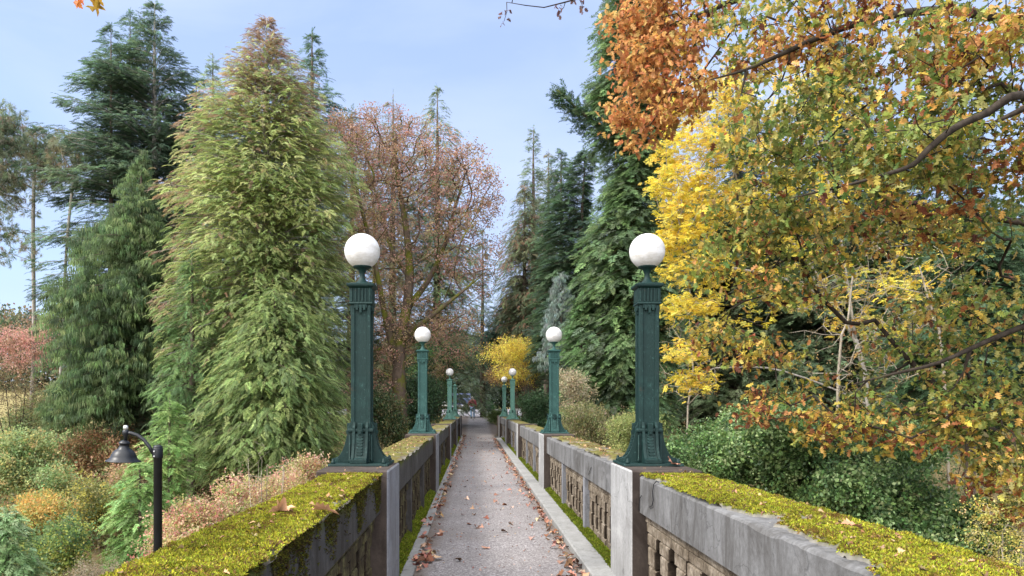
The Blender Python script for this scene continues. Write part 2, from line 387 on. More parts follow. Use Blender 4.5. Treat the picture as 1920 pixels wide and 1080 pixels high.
TEMPL = {
 'fir': [T_spray(i, 9, .34, 55, .062, .12, 0) for i in range(4)],
 'deodar': [T_spray(i+9, 9, .30, 48, .062, .3, .25) for i in range(4)],
 'cedar': [T_spray(i+20, 9, .34, 44, .052, .4, .3) for i in range(4)],
 'hemlock': [T_spray(i+40, 8, .40, 60, .085, .35, .1) for i in range(4)],
 'weep': [T_weep(i) for i in range(4)], 'tuft': [T_tuft(i) for i in range(3)],
 'small': [T_cluster(i, 8, .30, .5, .9) for i in range(4)], 'dry': [T_cluster(i+7, 7, .36, .35, .9) for i in range(4)],
 'pinnate': [T_pinnate(i) for i in range(3)], 'laurel': [T_cluster(i+30, 8, .42, .42, .8) for i in range(4)],
 'oak': [T_lobed(OAK, c_, i) for i, c_ in enumerate((.3, .6, .9, -.3))], 'maple': [T_lobed(MAPLE, c_, i) for i, c_ in enumerate((.3, .7, 1.1))]}

def unit(a): return a/(np.linalg.norm(a, axis=-1, keepdims=True)+1e-9)
def scatter(kind, pos, dirs, ups, size, cols):
    """numpy instances of leaf templates baked into verts / tris / colours"""
    pos = np.asarray(pos, float); N = len(pos); x = unit(dirs); z = ups - x*np.sum(ups*x, 1, keepdims=True); z = unit(z); y = np.cross(z, x)
    Rm = np.stack([x, y, z], 1); T = TEMPL[kind]; which = rng.integers(0, len(T), N); V = []; Fc = []; C = []; off = 0
    for t, (tv, tf) in enumerate(T):
        m = np.where(which == t)[0]
        if not len(m): continue
        v = pos[m][:, None] + np.einsum('ki,nij->nkj', tv, Rm[m])*np.asarray(size)[m][:, None, None]
        V.append(v.reshape(-1, 3)); n = len(tv)
        Fc.append((tf[None] + (np.arange(len(m))*n)[:, None, None]).reshape(-1, 3) + off); off += n*len(m)
        C.append(np.repeat(cols[m], n, 0))
    return np.concatenate(V), np.concatenate(Fc), np.concatenate(C)
def pal(n, colours, weights=None, jit=.18, group=None):
    c = np.array(colours, float); idx = rng.choice(len(c), n, p=None if weights is None else np.array(weights)/np.sum(weights))
    if group is not None: idx = np.where(rng.random(n) < .65, group % len(c), idx)
    return np.clip(c[idx]*(1+rng.normal(size=(n, 1))*jit)*(1+rng.normal(size=(n, 3))*jit*.35), .003, .9)

def poly_at(pts, s):
    pts = np.asarray(pts); k = np.clip(s*(len(pts)-1), 0, len(pts)-1.001); i = k.astype(int); f = (k-i)[:, None]
    return pts[i]*(1-f)+pts[i+1]*f, pts[i+1]-pts[i]

DENS = 2.6; GAIN = 1.95
def conifer(name, label, apex, zb, prof, nb, kind='fir', spray=.6, dens=3.2, rise=.1, curve=-.2, cols=((.03,.06,.03),), wts=None,
            colf=None, cb=0., trunk_r=None, barkm=None, jitz=1., wfrac=.32, lean=(0, 0), minr=.75, group=None, depth=1., topbias=.85, cat='conifer tree', bareb=0, hang=None, matl=None, core=1., vj=.13):
    """apex: world point of the tip; prof: rows (metres below the tip, radius to the left, radius to the right)"""
    apex = np.array(apex, float); base = np.array([apex[0]-lean[0], apex[1]-lean[1], zb]); H = apex[2]-zb
    root = empty(name, base, label, cat, group)
    pr = np.array(prof, float); tr = trunk_r or H*.016
    bm = MB(); tp = [base+(apex-base)*t+np.array([math.sin(t*5+H)*.04*tr*6*(1-t), 0, 0]) for t in np.linspace(0, 1, 9)]
    tp = [np.array(p) for p in tp]; bm.tube(tp, [tr*(1-t)**.8+.012 for t in np.linspace(0, 1, 9)], 8)
    bm2 = bm; V = []; D = []; U = []; S = []; CC = []; G = []
    maxd = pr[-1, 0]; nb = int(nb*1.5); spray *= 1.12
    for i in range(nb):
        d = maxd*(rng.random()**topbias); rl = np.interp(d, pr[:, 0], pr[:, 1]); rr = np.interp(d, pr[:, 0], pr[:, 2])
        az = i*2.399963+rng.uniform(-.4, .4); ca = math.cos(az); wr = .5+.5*ca; Rr = (rl*(1-wr)+rr*wr)*(1-(1-depth)*abs(math.sin(az)))
        L = max(.12, Rr*rng.uniform(minr, 1.08)); f = d/maxd
        org = apex+(base-apex)*(d/H); dirh = np.array([ca, math.sin(az), 0.])
        rs = rise(f) if callable(rise) else rise; cv = curve(f) if callable(curve) else curve
        s = np.linspace(0, 1, 7); wob = rng.uniform(-.07, .07, 2)*L; lat = np.array([-dirh[1], dirh[0], 0])
        pts = org+dirh*(L*s)[:, None]+np.array([0,0,1.])*(L*(rs*s+cv*s*s)+jitz*rng.uniform(-.06,.06)*L*s)[:, None]+lat*(np.sin(s*3)*wob[0])[:, None]
        br = max(.008, min(tr*.3, L*.011)); bm2.tube(list(pts), list(br*(1-.85*s)), 4)
        if rng.random() < bareb: continue
        n = max(8, int(DENS*dens*L*(.6+.5*L**.5)/spray*.6)); ss = .06+.94*rng.random(n)**.75
        if cb: ss = cb+(1-cb)*ss
        ss = np.clip(ss, 0, 1); p, tn = poly_at(pts, ss); tn = unit(tn); u = rng.normal(size=n)*.6
        W = wfrac*L*(1.15-ss)**.8*np.sin(np.clip(ss*2.2, 0, math.pi/2))
        p = p+lat*(u*W)[:, None]+np.array([0,0,1.])*(-abs(u)*W*.25+rng.normal(size=n)*vj*L**.5)[:, None]
        sg = np.sign(u)*np.clip(abs(u)*1.3, .2, 1.); dd = tn+lat*(sg*rng.uniform(.5, 1.2, n))[:, None]+rng.normal(size=(n, 3))*.18
        if hang: dd = dd*[1, 1, 1]-np.array([0,0,hang])
        if kind == 'weep': dd[:, 2] = rng.uniform(-.35, .1, n)
        V.append(p); D.append(dd); up = np.tile([0,0,1.], (n, 1))+rng.normal(size=(n, 3))*.25; U.append(up)
        S.append(spray*rng.uniform(.65, 1.25, n)*(.65+.35*min(1, L/2.))); G.append(np.full(n, rng.integers(0, 99)))
    if core:
        n = int(core*H*14); d = maxd*rng.random(n)**.8; rr_ = np.interp(d, pr[:, 0], (pr[:, 1]+pr[:, 2])/2); a_ = rng.random(n)*6.283; q_ = rng.random(n)**.6*np.minimum(rr_*.55, 1.1)
        V.append(apex+(base-apex)*(d/H)[:, None]+np.stack([np.cos(a_)*q_, np.sin(a_)*q_, 0*a_], 1)); D.append(np.stack([np.cos(a_), np.sin(a_), rng.normal(size=n)*.3-.1], 1)); U.append(rng.normal(size=(n, 3))*.3+[0,0,1.]); S.append(spray*rng.uniform(.6, 1.1, n)*np.clip(rr_, .45, 1)); G.append(rng.integers(0, 99, n))
    # leader
    n = 10; s_ = np.linspace(0, .9, n)[:, None]*min(1.2, maxd*.08); V.append(apex-np.array([0,0,1.])*s_); D.append(rng.normal(size=(n, 3))*.5+[0,0,.9]); U.append(rng.normal(size=(n, 3))); S.append(np.full(n, spray*.5)); G.append(np.zeros(n, int))
    V = np.concatenate(V); G = np.concatenate(G)
    CC = colf(V, G) if colf else pal(len(V), cols, wts, .2, G)
    CC = CC*GAIN; CC = CC*.86+CC.mean(1, keepdims=True)*.14+[.012, .006, 0]
    v, f_, c_ = scatter(kind, V, np.concatenate(D), np.concatenate(U), np.concatenate(S), CC)
    bm2.build('trunk', barkm or M_bark, root, loc=-Vector(base))
    np_mesh('crown', v, f_, matl or M_needle, root, c_, loc=base)
    return root

MINR = {}
def smooth(pts, k_=3):
    p = np.array(pts, float); q = np.vstack([2*p[0]-p[1], p, 2*p[-1]-p[-2]]); o = []
    for i in range(1, len(q)-2):
        for t in np.linspace(0, 1, k_, endpoint=False): o.append(.5*((2*q[i])+(-q[i-1]+q[i+1])*t+(2*q[i-1]-5*q[i]+4*q[i+1]-q[i+2])*t*t+(-q[i-1]+3*q[i]-3*q[i+1]+q[i+2])*t**3))
    return np.array(o+[p[-1]])
def grow(trunk, pts, seg=.45, bias=.45, jit=.06, sag=.05, trad=None):
    """trunk: list of polylines (arrays) joined at their first point to the nearest earlier node; pts: twig ends"""
    trunk = [smooth(t) if len(t) > 3 else t for t in trunk]; N = [np.array(trunk[0][0], float)]; par = [-1]; pl = [0.]; MR = [trad[0][0] if trad else 0]
    for j, line in enumerate(trunk):
        line = np.asarray(line, float); cur = 0 if j == 0 else int(np.argmin(np.linalg.norm(np.array(N)-line[0], axis=1)))
        for q in line[(1 if j == 0 else 0):]:
            if np.linalg.norm(q-N[cur]) < .02: continue
            ln_ = np.linalg.norm(line-q, axis=1).argmin()/max(1, len(line)-1); MR.append(trad[j][0]*(1-ln_)+trad[j][1]*ln_ if trad else 0); N.append(q); par.append(cur); pl.append(pl[cur]+np.linalg.norm(q-N[cur])); cur = len(N)-1
    nn = len(N); cap = nn+len(pts)*40; A = np.zeros((cap, 3)); A[:nn] = N; PL = np.zeros(cap); PL[:nn] = pl
    T0 = np.array(N); dist = np.array([np.min(np.linalg.norm(T0-p, axis=1)) for p in pts]); order = np.argsort(dist)
    for i in order:
        p = pts[i]; d = np.linalg.norm(A[:nn]-p, axis=1); cost = d*1.0+bias*np.maximum(0, PL[:nn]-PL[:nn].min())*.35 + (A[:nn, 2] > p[2]+.3)*d*.35
        j = int(np.argmin(cost)); dj = d[j]; k_ = min(38, max(1, int(dj/seg)))
        pd = A[j]-A[par[j]] if par[j] >= 0 else np.array([0,0,1.]); pd = pd/(np.linalg.norm(pd)+1e-6)
        ctrl = A[j]+pd*dj*.35+np.array([0, 0, sag*dj]); cur = j; a0 = A[j].copy()
        for m in range(1, k_+1):
            t = m/k_; q = a0*(1-t)**2+2*ctrl*t*(1-t)+p*t*t
            if m < k_: q = q+rng.normal(size=3)*jit*min(dj, 1.2)*.5
            A[nn] = q; par.append(cur); PL[nn] = PL[cur]+np.linalg.norm(q-A[cur]); cur = nn; nn += 1
    A = A[:nn]; MINR['r'] = np.concatenate([MR, np.zeros(nn-len(MR))]); par = np.array(par); tips = np.zeros(nn); haschild = np.zeros(nn, bool); haschild[par[par >= 0]] = True
    tips[~haschild] = 1
    order2 = np.argsort(-np.arange(nn))
    for i in order2:
        if par[i] >= 0: tips[par[i]] += tips[i]
    return A, par, tips
def chains(A, par, tips):
    ch = {}
    for i, p in enumerate(par):
        if p >= 0: ch.setdefault(int(p), []).append(i)
    outl = []; st = [(0, None)]
    while st:
        i, pre = st.pop(); c_ = ([pre] if pre is not None else [])+[i]
        while i in ch:
            k_ = sorted(ch[i], key=lambda q: -tips[q])
            for o_ in k_[1:]: st.append((o_, i))
            i = k_[0]; c_.append(i)
        outl.append(c_)
    return outl
def wood(A, par, tips, r0, rmax, exp, root, base, mat, rmin=.0, names=('trunk', 'branches')):
    """tubes from the skeleton: thickest chain = trunk part, all others = branches part"""
    rad = np.maximum(np.minimum(rmax, r0*tips**exp), MINR['r']); ch = chains(A, par, tips); a = MB(); b = MB()
    for q, c_ in enumerate(ch):
        if len(c_) < 2: continue
        r = rad[c_].copy()
        if q and len(c_) > 1: r[0] = min(r[0], r[1]*1.15)
        r[-1] *= .5
        n = 10 if r[0] > .06 else (6 if r[0] > .025 else (4 if r[0] > .012 else 3))
        (a if q == 0 else b).tube(list(A[c_]), list(np.maximum(r, rmin)), n)
    a.build(names[0], mat, root, loc=-Vector(base)); 
    if b.v: b.build(names[1], mat, root, loc=-Vector(base))
def ell_pts(ells, n, hollow=.35, nse=0.):
    """ells: (centre xyz, radii xyz, weight)"""
    wt = np.array([e[2] for e in ells], float); idx = rng.choice(len(ells), n, p=wt/wt.sum())
    c = np.array([e[0] for e in ells])[idx]; r = np.array([e[1] for e in ells])[idx]
    d = unit(rng.normal(size=(n, 3))); rr = (hollow**3+(1-hollow**3)*rng.random(n))**(1/3)
    return c+d*r*rr[:, None]*(1+nse*rng.normal(size=(n, 1)))
def E(px, py, rx, ry, Y, dY, wt=1.):
    """ellipsoid by picture centre, half sizes in photo pixels, distance and half depth in metres"""
    return (P(px, py, Y), np.array([rx*Y/F, dY, ry*Y/F]), wt)

def broadleaf(name, label, trunks, ells, ntips, kind, size, per, spread, colf, bark_m, base=None, r0=.006, rmax=.3, exp=.42, seg=.45, cat='tree', group=None,
              mat=None, hollow=.3, droop=.3, bare=0., sag=.05, bias=.45, parts=('trunk', 'branches'), crown='crown', trad=None):
    trunks = [np.array(t, float) for t in trunks]; base = trunks[0][0] if base is None else np.array(base, float)
    root = empty(name, base, label, cat, group)
    pts = ell_pts(ells, ntips, hollow); A, par, tips = grow(trunks, pts, seg, bias, sag=sag, trad=trad)
    wood(A, par, tips, r0, rmax, exp, root, base, bark_m, names=parts)
    if per:
        keep = rng.random(ntips) >= bare; q = pts[keep]; n = len(q)*per; g = np.repeat(np.arange(len(q)), per)
        pos = q[g]+rng.normal(size=(n, 3))*spread*np.array([1, 1, .7]); d = rng.normal(size=(n, 3)); d[:, 2] -= droop; up = rng.normal(size=(n, 3))*.55+[0, 0, 1.]
        if kind == 'pinnate': d = np.array(d)*[1, 1, .25]
        S = size*rng.uniform(.65, 1.3, n); v, f_, c_ = scatter(kind, pos, d, up, S, colf(pos, g*7919+13))
        np_mesh(crown, v, f_, mat or M_leaf, root, c_, loc=base)
    return root
# ------------------------------------------------------------------ the footbridge
def bridge_under():
    t = empty('bridge_deck', (.28, 20, -.3), 'grey concrete deck slab carrying the footpath over the ravine', 'bridge')
    m = MB(); m.box(-1.16, 1.78, -4, 41.8, -.62, -.02); m.build('slab', M_con_l, t, loc=-Vector(t.location))
    for y in (3, 13.6, 22, 30):
        m = MB(); m.box(-1.0, 1.6, y, y+.8, -6.5, -.62); m.build('pier', M_con_l, t, loc=-Vector(t.location))
bridge_under()
PIL = [(-1.9, -1.0), (6.05, 6.95), (13.75, 14.75), (21.9, 22.6), (29.9, 30.8), (38.2, 39.2)]
def parapet(side, label):
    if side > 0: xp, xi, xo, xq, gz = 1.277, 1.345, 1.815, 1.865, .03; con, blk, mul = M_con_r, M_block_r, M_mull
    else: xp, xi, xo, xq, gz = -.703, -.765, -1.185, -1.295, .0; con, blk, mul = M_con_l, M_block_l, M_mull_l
    t = empty('stone_parapet', (xi, 0, 0), label, 'parapet', 'parapets of the footbridge'); L = -Vector(t.location)
    def bx(m, a, b, y0, y1, z0, z1): m.box(min(a, b), max(a, b), y0, y1, z0, z1)
    s = side
    ends = PIL + [(41.2, 41.9)]
    bays = [(ends[i][1], ends[i+1][0]) for i in range(len(ends)-1)]
    for i, (y0, y1) in enumerate(ends):
        last = i == len(ends)-1; m = MB(); zt = 1.095 if not last else 1.1
        bx(m, xp, xq if not last else xo, y0, y1, -.02, zt)
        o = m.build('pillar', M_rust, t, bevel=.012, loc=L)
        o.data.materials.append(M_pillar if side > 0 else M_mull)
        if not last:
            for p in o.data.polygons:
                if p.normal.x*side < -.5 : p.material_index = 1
    for bi, (y0, y1) in enumerate(bays):
        # beam under the coping, in cast lengths with small chips and steps
        n = max(1, int((y1-y0)/2.4)); cuts = [y0+.004]+[y0+(y1-y0)*(k_+rng.uniform(-.1, .1))/n for k_ in range(1, n)]+[y1-.004]
        for k_ in range(n):
            a, b = cuts[k_]+.004, cuts[k_+1]-.004; m = MB(); j = rng.uniform(-.004, .004)
            N_ = int((b-a)/(.05 if bi == 0 or (bi == 1) else .3))+1; ysg = np.linspace(a, b, N_+1); dense = bi < 2 and b > 1
            ch1 = .010+.018*np.maximum(0, fbm(ysg*2.3+bi*7, ysg*0+side*5, 31)-.5)*3+(.006*vnoise(ysg*19, ysg*0, 5))
            zz = 1.055-.01*fbm(ysg*1.1, ysg*0+side, 8); xi_ = xi+j*s; vs = []; fs = []
            for q, yy in enumerate(ysg):
                c_ = ch1[q]; zt = zz[q]; vs += [(xi_, yy, .755), (xi_, yy, zt-c_), (xi_+s*c_*.6, yy, zt-c_*.35), (xi_+s*c_*1.6, yy, zt), (xo, yy, zt), (xo, yy, .755)]
            for q in range(N_):
                for e in range(6): A0 = q*6+e; B0 = q*6+(e+1) % 6; fs.append((A0, B0, B0+6, A0+6))
            fs += [tuple(range(6)), tuple(N_*6+e for e in range(6))]; m.add(vs, fs); m.build('coping_beam', con, t, loc=L)
        # frieze of two block courses
        m = MB(); ylen = y1-y0; 
        fz = .60
        for row, (z0, z1) in enumerate(((fz, .672), (.678, .753))):
            y = y0-.1*row
            while y < y1:
                l = rng.uniform(.26, .36); a, b = max(y, y0+.002), min(y+l-.008, y1-.002)
                if b-a > .02: bx(m, xi+s*(.055+rng.uniform(-.008, .008)), xo-s*.05, a, b, z0, z1)
                y += l
        m.build('frieze', blk, t, bevel=.006 if bi < 2 else 0, loc=L)
        m = MB(); bx(m, xi+s*.02, xo, y0+.002, y1-.002, -.05, gz+.06); m.build('plinth', mul, t, loc=L)
        # mullions and balusters
        nm = 3; pl = (y1-y0)/nm; 
        for k_ in range(nm):
            a = y0+pl*k_; b = a+pl
            if k_ == 0:
                m = MB(); bx(m, xi+s*.03, xo-s*.03, a+.002, a+.07, gz+.06, .754); m.build('mullion', mul, t, loc=L)
            if k_ < nm-1:
                m = MB(); bx(m, xi+s*.015, xo-s*.03, b-.07, b+.07, gz+.06, .754); m.build('mullion', mul, t, loc=L)
            aa = a+.07; bb = b-(.07 if k_ < nm-1 else 0.); nb = 7 if bi else 6; sp = (bb-aa)/nb
            for q in range(nb):
                c_ = aa+sp*(q+.5); m = MB(); z = gz+.06
                hs = [.10, .15, .15, .10]; ws = [.84, .62, .60, .76]; zz = [z]
                tot = .598-z; hs = [h/sum(hs)*tot for h in hs]
                for h, wd in zip(hs, ws):
                    ww = sp*wd*rng.uniform(.93, 1.05)/2; j = rng.uniform(-.012, .012); dx = xi+s*(.062+rng.uniform(-.01, .012)+(.02 if wd < .6 else 0))
                    bx(m, dx, dx+s*(.30 if wd < .6 else .34), c_-ww+j, c_+ww+j, z+.002, z+h-.004); z += h
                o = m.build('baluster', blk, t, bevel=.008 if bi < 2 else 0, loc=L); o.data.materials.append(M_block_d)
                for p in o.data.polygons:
                    if abs(p.normal.y) > .7: p.material_index = 1  # side faces coloured dark to paint in the shade between balusters
    # moss carpet on the coping
    V = []; Fq = []; C = []; off = 0
    mossc = np.array((.27, .27, .025)); dk = np.array((.075, .085, .008)); br = np.array((.13, .075, .03)); gr = np.array((.30, .28, .26))
    for (ya, yb, dx, dy, cov) in ((-1.9, 2.0, .03, .05, .75), (2.0, 6.0, .011, .014, .72), (7.0, 13.7, .03, .04, .52), (14.8, 29.9, .06, .1, .5), (30.9, 41, .1, .2, .4)):
        x0, x1 = sorted((xi+s*(.05 if side > 0 else -.012), xo+s*.012)); xs_ = np.arange(x0, x1+1e-6, dx); xs_ = np.linspace(x0, x1, len(xs_)); ys_ = np.arange(ya, yb, dy)
        X, Y = np.meshgrid(xs_, ys_); f1 = fbm(X*5+40, Y*3.2, 11, 5); f2 = fbm(X*38, Y*38, 21, 3); f3 = fbm(X*11, Y*9, 29, 4)
        inn = np.abs(X-xi); edge = np.clip(inn/(.16 if side > 0 else .03), 0, 1); oe = np.clip(np.abs(xo-X)/.03, 0, 1)
        m_ = np.clip((f1-(.62-.62*cov)+.25*(edge-1))*9, 0, 1); h = .005+m_*(.012+.03*np.maximum(0, f3-.35)+.016*f2)
        h = np.where(oe < .5, h-.03, h); h = np.where((edge < .4) & (side < 0), h-.006, h); h[0] -= .05; h[-1] -= .05
        h = h-(m_ < .02)*.012
        Z = 1.048+h; a = np.clip((f2-.3)*2.5, 0, 1)[..., None]; cc = dk*(1-a)+mossc*a; b = np.clip((fbm(X*9, Y*7, 44, 6)-.46)*3, 0, 1)[..., None]*(.5 if ya < 6.5 else 1.)
        cc = cc*(1-b)+br*b; 
        if ya > 6.5: cc = cc*.68+br*.2+gr*.12
        mm = m_[..., None]; cc = cc*mm+(gr*.8*(.5+f2[..., None]))*(1-mm)
        V.append(np.stack([X, Y, Z], -1).reshape(-1, 3)); C.append(cc.reshape(-1, 3)); nx = len(xs_); i = (np.arange(len(ys_)-1)[:, None]*nx+np.arange(nx-1)[None]).ravel()+off
        Fq.append(np.stack([i, i+1, i+1+nx, i+nx], 1)); off += X.size
    o = np_mesh('moss_carpet', np.concatenate(V), np.concatenate(Fq), M_mossv, t, np.concatenate(C), smooth=True, loc=t.location)
    # tufts standing out of the near carpet
    n = 42000; y = 2.1+3.9*rng.random(n)**1.25; x = xi+s*(rng.random(n)*(abs(xo-xi)+.02)-(.0 if side > 0 else .02)); inn = np.abs(x-xi)
    f1 = fbm(x*5+40, y*3.2, 11, 5); f3 = fbm(x*11, y*9, 29, 4); edge = np.clip(inn/(.16 if side > 0 else .03), 0, 1)
    m_ = np.clip((f1-(.62-.62*.72)+.25*(edge-1))*9, 0, 1); kk = m_ > .35; x, y, f3, m_ = x[kk], y[kk], f3[kk], m_[kk]; n = len(x)
    z = 1.052+m_*(.012+.03*np.maximum(0, f3-.35)+.008); d = rng.normal(size=(n, 3))*.7; d[:, 2] = abs(d[:, 2])+.5
    cc = pal(n, [(.36,.36,.035), (.26,.27,.03), (.15,.16,.02), (.42,.39,.07), (.19,.12,.05)], [5, 4, 3, 1.6, 1.6], .25)
    b = fbm(x*9, y*7, 44, 6)+.12*rng.normal(size=n) > .68; cc[b] = pal(int(b.sum()), [(.20,.12,.04), (.14,.11,.02)])
    big = fbm(x*4+3, y*2.4, 71, 3); cc = cc*(.55+.95*big)[:, None]; lit = rng.random(n) < np.clip((big-.5)*.9, 0, .2); cc[lit] = pal(int(lit.sum()), [(.16,.10,.05), (.08,.05,.03), (.30,.20,.11)])
    X_ = [np.stack([x, y, z], 1)]; D_ = [d]; C_ = [cc]; S_ = [.008+.012*rng.random(n)]
    if side < 0:    # moss hanging over the inner edge of the near bay
        n = 15000; y = 2.1+3.9*rng.random(n); hang = rng.random(n)**1.7; z = 1.05-hang*.26; x = np.full(n, xi+.004)
        kk = fbm(y*5.5, z*2.2, 77, 4)+.20*(1-hang)-.07+.09*rng.normal(size=n) > .55; y, z, x = y[kk], z[kk], x[kk]; n = len(y)
        d = rng.normal(size=(n, 3))*.5; d[:, 0] += .5; d[:, 2] -= .5
        X_.append(np.stack([x, y, z], 1)); D_.append(d); C_.append(pal(n, [(.08,.08,.014), (.05,.05,.012), (.12,.11,.02), (.045,.032,.018)], [3, 3, 1, 3], .25)); S_.append(.009+.009*rng.random(n))
    TEMPL['moss'] = [T_tuft(i, 5, .34) for i in range(60, 63)]
    X_ = np.concatenate(X_); v, f_, c_ = scatter('moss', X_, np.concatenate(D_), rng.normal(size=X_.shape), np.concatenate(S_), np.concatenate(C_))
    tag(np_mesh('moss_tufts', v, f_, M_mossv, t, c_, loc=t.location), kind='stuff')
    return t
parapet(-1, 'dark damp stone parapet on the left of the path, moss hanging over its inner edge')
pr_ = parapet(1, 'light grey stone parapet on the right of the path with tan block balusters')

for pts in ([(1234,904),(1230,902),(1225,908),(1223,922),(1224,938),(1222,948),(1216,951)], [(1202,929),(1199,935),(1197,957)], [(1108,876),(1106,882),(1102,890)]):
    q_ = []
    for px, py in pts: Yw = 1.335*F/(px-889.5); p_ = P(px, py, Yw); q_.append((1.338, p_[1], p_[2]))
    m = MB(); m.tube(q_, .0035, 6); m.build('wire', M_black, pr_, loc=-Vector(pr_.location))
# kerbs
m = MB()
def kerb(name, x0, x1, z, y1, label, mat):
    ysg = np.linspace(-4, y1, 70); m = MB(); vs = []; fs = []
    for q, y in enumerate(ysg):
        j = .006*(vnoise(np.array(y*1.7), np.array(x0), 4)-.5); vs += [(x0+j, y, -.03), (x0+j, y, z-.012), (x0+.012+j, y, z), (x1, y, z+.004), (x1, y, -.03)]
    for q in range(len(ysg)-1):
        for e in range(5): a = q*5+e; b = q*5+(e+1) % 5; fs.append((a, b, b+5, a+5))
    fs += [(0,1,2,3,4), tuple((len(ysg)-1)*5+e for e in range(5))]; m.add(vs, fs); return tag(m.build(name, mat), label, 'kerb')
kerb('kerb', 1.075, 1.30, .085, 36.4, 'raised light concrete kerb along the right edge of the path', M_curb)
kerb('kerb', -.715, -.585, .018, 41., 'low flush grey concrete edging along the left edge of the path', M_curb)
# moss strips at the foot of the balustrades
def moss_strip(name, xa, xb, za, zb, y0, y1, label, cov, n):
    xs_ = np.linspace(xa, xb, 9); ys_ = np.arange(y0, y1, .05)
    def zf(X, Y): u = (X-xa)/(xb-xa); return za+(zb-za)*u+.03*fbm(X*14, Y*9, 5, 4)-.012
    X, Y = np.meshgrid(xs_, ys_); f1 = fbm(X*4, Y*1.3, 17); c = np.where((f1 > .42)[..., None], np.array((.12,.17,.012)), np.array((.09,.07,.045)))*(.6+.8*fbm(X*30, Y*30, 3)[..., None])
    o = grid_mesh(name, xs_, ys_, zf, M_mossv, cols=c.reshape(-1, 3)); tag(o, label, 'moss', kind='stuff')
    y = y0+(y1-y0)*rng.random(n)**1.8; x = xa+(xb-xa)*rng.random(n); kk = fbm(x*4, y*1.3, 17) > 1-cov; x, y = x[kk], y[kk]; z = zf(x, y); n = len(x)
    d = rng.normal(size=(n, 3))*.6; d[:, 2] = abs(d[:, 2])+.4
    v, f_, c_ = scatter('moss', np.stack([x, y, z], 1), d, rng.normal(size=(n, 3)), .018+.022*rng.random(n), pal(n, [(.15,.19,.02), (.10,.14,.015), (.22,.25,.035), (.10,.09,.03)], [4, 3, 2, 1], .25))
    np_mesh('moss_growth', v, f_, M_mossv, o, c_); return o
moss_strip('moss_strip', 1.30, 1.41, .075, .115, 7.0, 36, 'strip of bright green moss between right kerb and balusters', .75, 22000)
moss_strip('moss_strip', -.71, -.86, .0, .10, 5.0, 41, 'wide bright green moss along foot of the left parapet', .78, 30000)

# fallen leaves
def litter(name, n, fx, fy, fz, cols, size, label=None):
    x, y = fx(n), fy(n); z = fz(x, y); d = rng.normal(size=(n, 3)); d[:, 2] *= .15; up = rng.normal(size=(n, 3))*.3+[0, 0, 1.]
    v, f_, c_ = scatter('maple', np.stack([x, y, z], 1), d, up, size*rng.uniform(.6, 1.3, n), pal(n, cols, None, .25)); o = np_mesh(name, v, f_, M_litter, None, c_)
    return tag(o, label or 'dry brown leaves gathered along the edges of the path', 'leaf litter', kind='stuff')
DRY = [(.34,.17,.12), (.22,.10,.06), (.42,.24,.17), (.12,.06,.04), (.50,.33,.24)]
litter('leaf_litter', 460, lambda n: 1.07-abs(rng.normal(size=n))*.085, lambda n: 3.5+34*rng.random(n)**1.2, lambda x, y: .012+.03*rng.random(len(x)), DRY, .068)
litter('leaf_litter', 330, lambda n: -.565+rng.normal(size=n)*.055, lambda n: 4+37*rng.random(n)**1.2, lambda x, y: .022+.03*rng.random(len(x)), DRY, .072, 'brown leaves drifted against the left edging of the path')
litter('leaf_litter', 70, lambda n: rng.uniform(-.5, 1., n), lambda n: 4+34*rng.random(n)**1.1, lambda x, y: .008+.01*rng.random(len(x)), DRY, .075, 'odd dry leaves strewn over the middle of the path')
litter('leaf_litter', 1100, lambda n: rng.uniform(-.5, 1., n)*1.0, lambda n: rng.uniform(3.4, 40, n), lambda x, y: .005+.004*rng.random(len(x)), DRY, .022, 'tiny dry flakes of leaf strewn over the path')
cl = [(-.50, 5.0), (-.52, 5.9), (-.5, 7.7), (.98, 4.9), (1.0, 5.7), (.97, 7.0)]
def clump(n): i = rng.integers(0, len(cl), n); return np.array(cl)[i]+rng.normal(size=(n, 2))*[.07, .16]
cp = clump(40); litter('leaf_litter', 40, lambda n: cp[:, 0], lambda n: cp[:, 1], lambda x, y: .02+.05*rng.random(len(x)), DRY, .11, 'heaps of curled brown leaves on the near edges of the path')
for s_, xa, xb, n in ((-1, -1.15, -.79, 260), (1, 1.44, 1.8, 300)):
    litter('leaf_crumbs', n, lambda k_: rng.uniform(xa, xb, k_), lambda k_: rng.uniform(2.2, 13, k_), lambda x, y: 1.085+.006*rng.random(len(x)), [(.30,.17,.09), (.16,.09,.05), (.42,.28,.16)], .026,
           'small dry leaf scraps lying on the moss of the %s parapet' % ('left' if s_ < 0 else 'right'))
def one_leaf(loc, rz, size, colr, label, ti=2, tilt=.1):
    v, f_ = TEMPL['maple'][ti]; o = np_mesh('fallen_leaf', v*size, f_, M_litter, None, np.tile(np.array(colr), (len(v), 1))*(rng.uniform(.75, 1.2, (len(v), 1))))
    o.location = loc; o.rotation_euler = (tilt, -.15, rz); return tag(o, label, 'leaf', 'big fallen maple leaves')
one_leaf((-.93, 3.72, 1.10), 2.9, .125, (.62,.34,.20), 'large curled tan maple leaf lying on the moss of the left parapet', 2, .35)
one_leaf((-.80, 3.70, 1.105), .2, .12, (.55,.30,.17), 'curled brown maple leaf overlapping another on the left mossy parapet', 1, -.3)
one_leaf((1.62, 3.22, 1.10), .3, .09, (.50,.27,.16), 'pale orange maple leaf lying flat on the moss of the right parapet', 1)
one_leaf((1.71, 6.40, 1.125), 1.2, .13, (.50,.25,.17), 'pinkish maple leaf leaning on the foot of the near right lamp post', 1, .5)
one_leaf((.62, 5.75, .012), 2.7, .12, (.60,.42,.28), 'pale yellowish leaf lying on the path before the right kerb', 0)
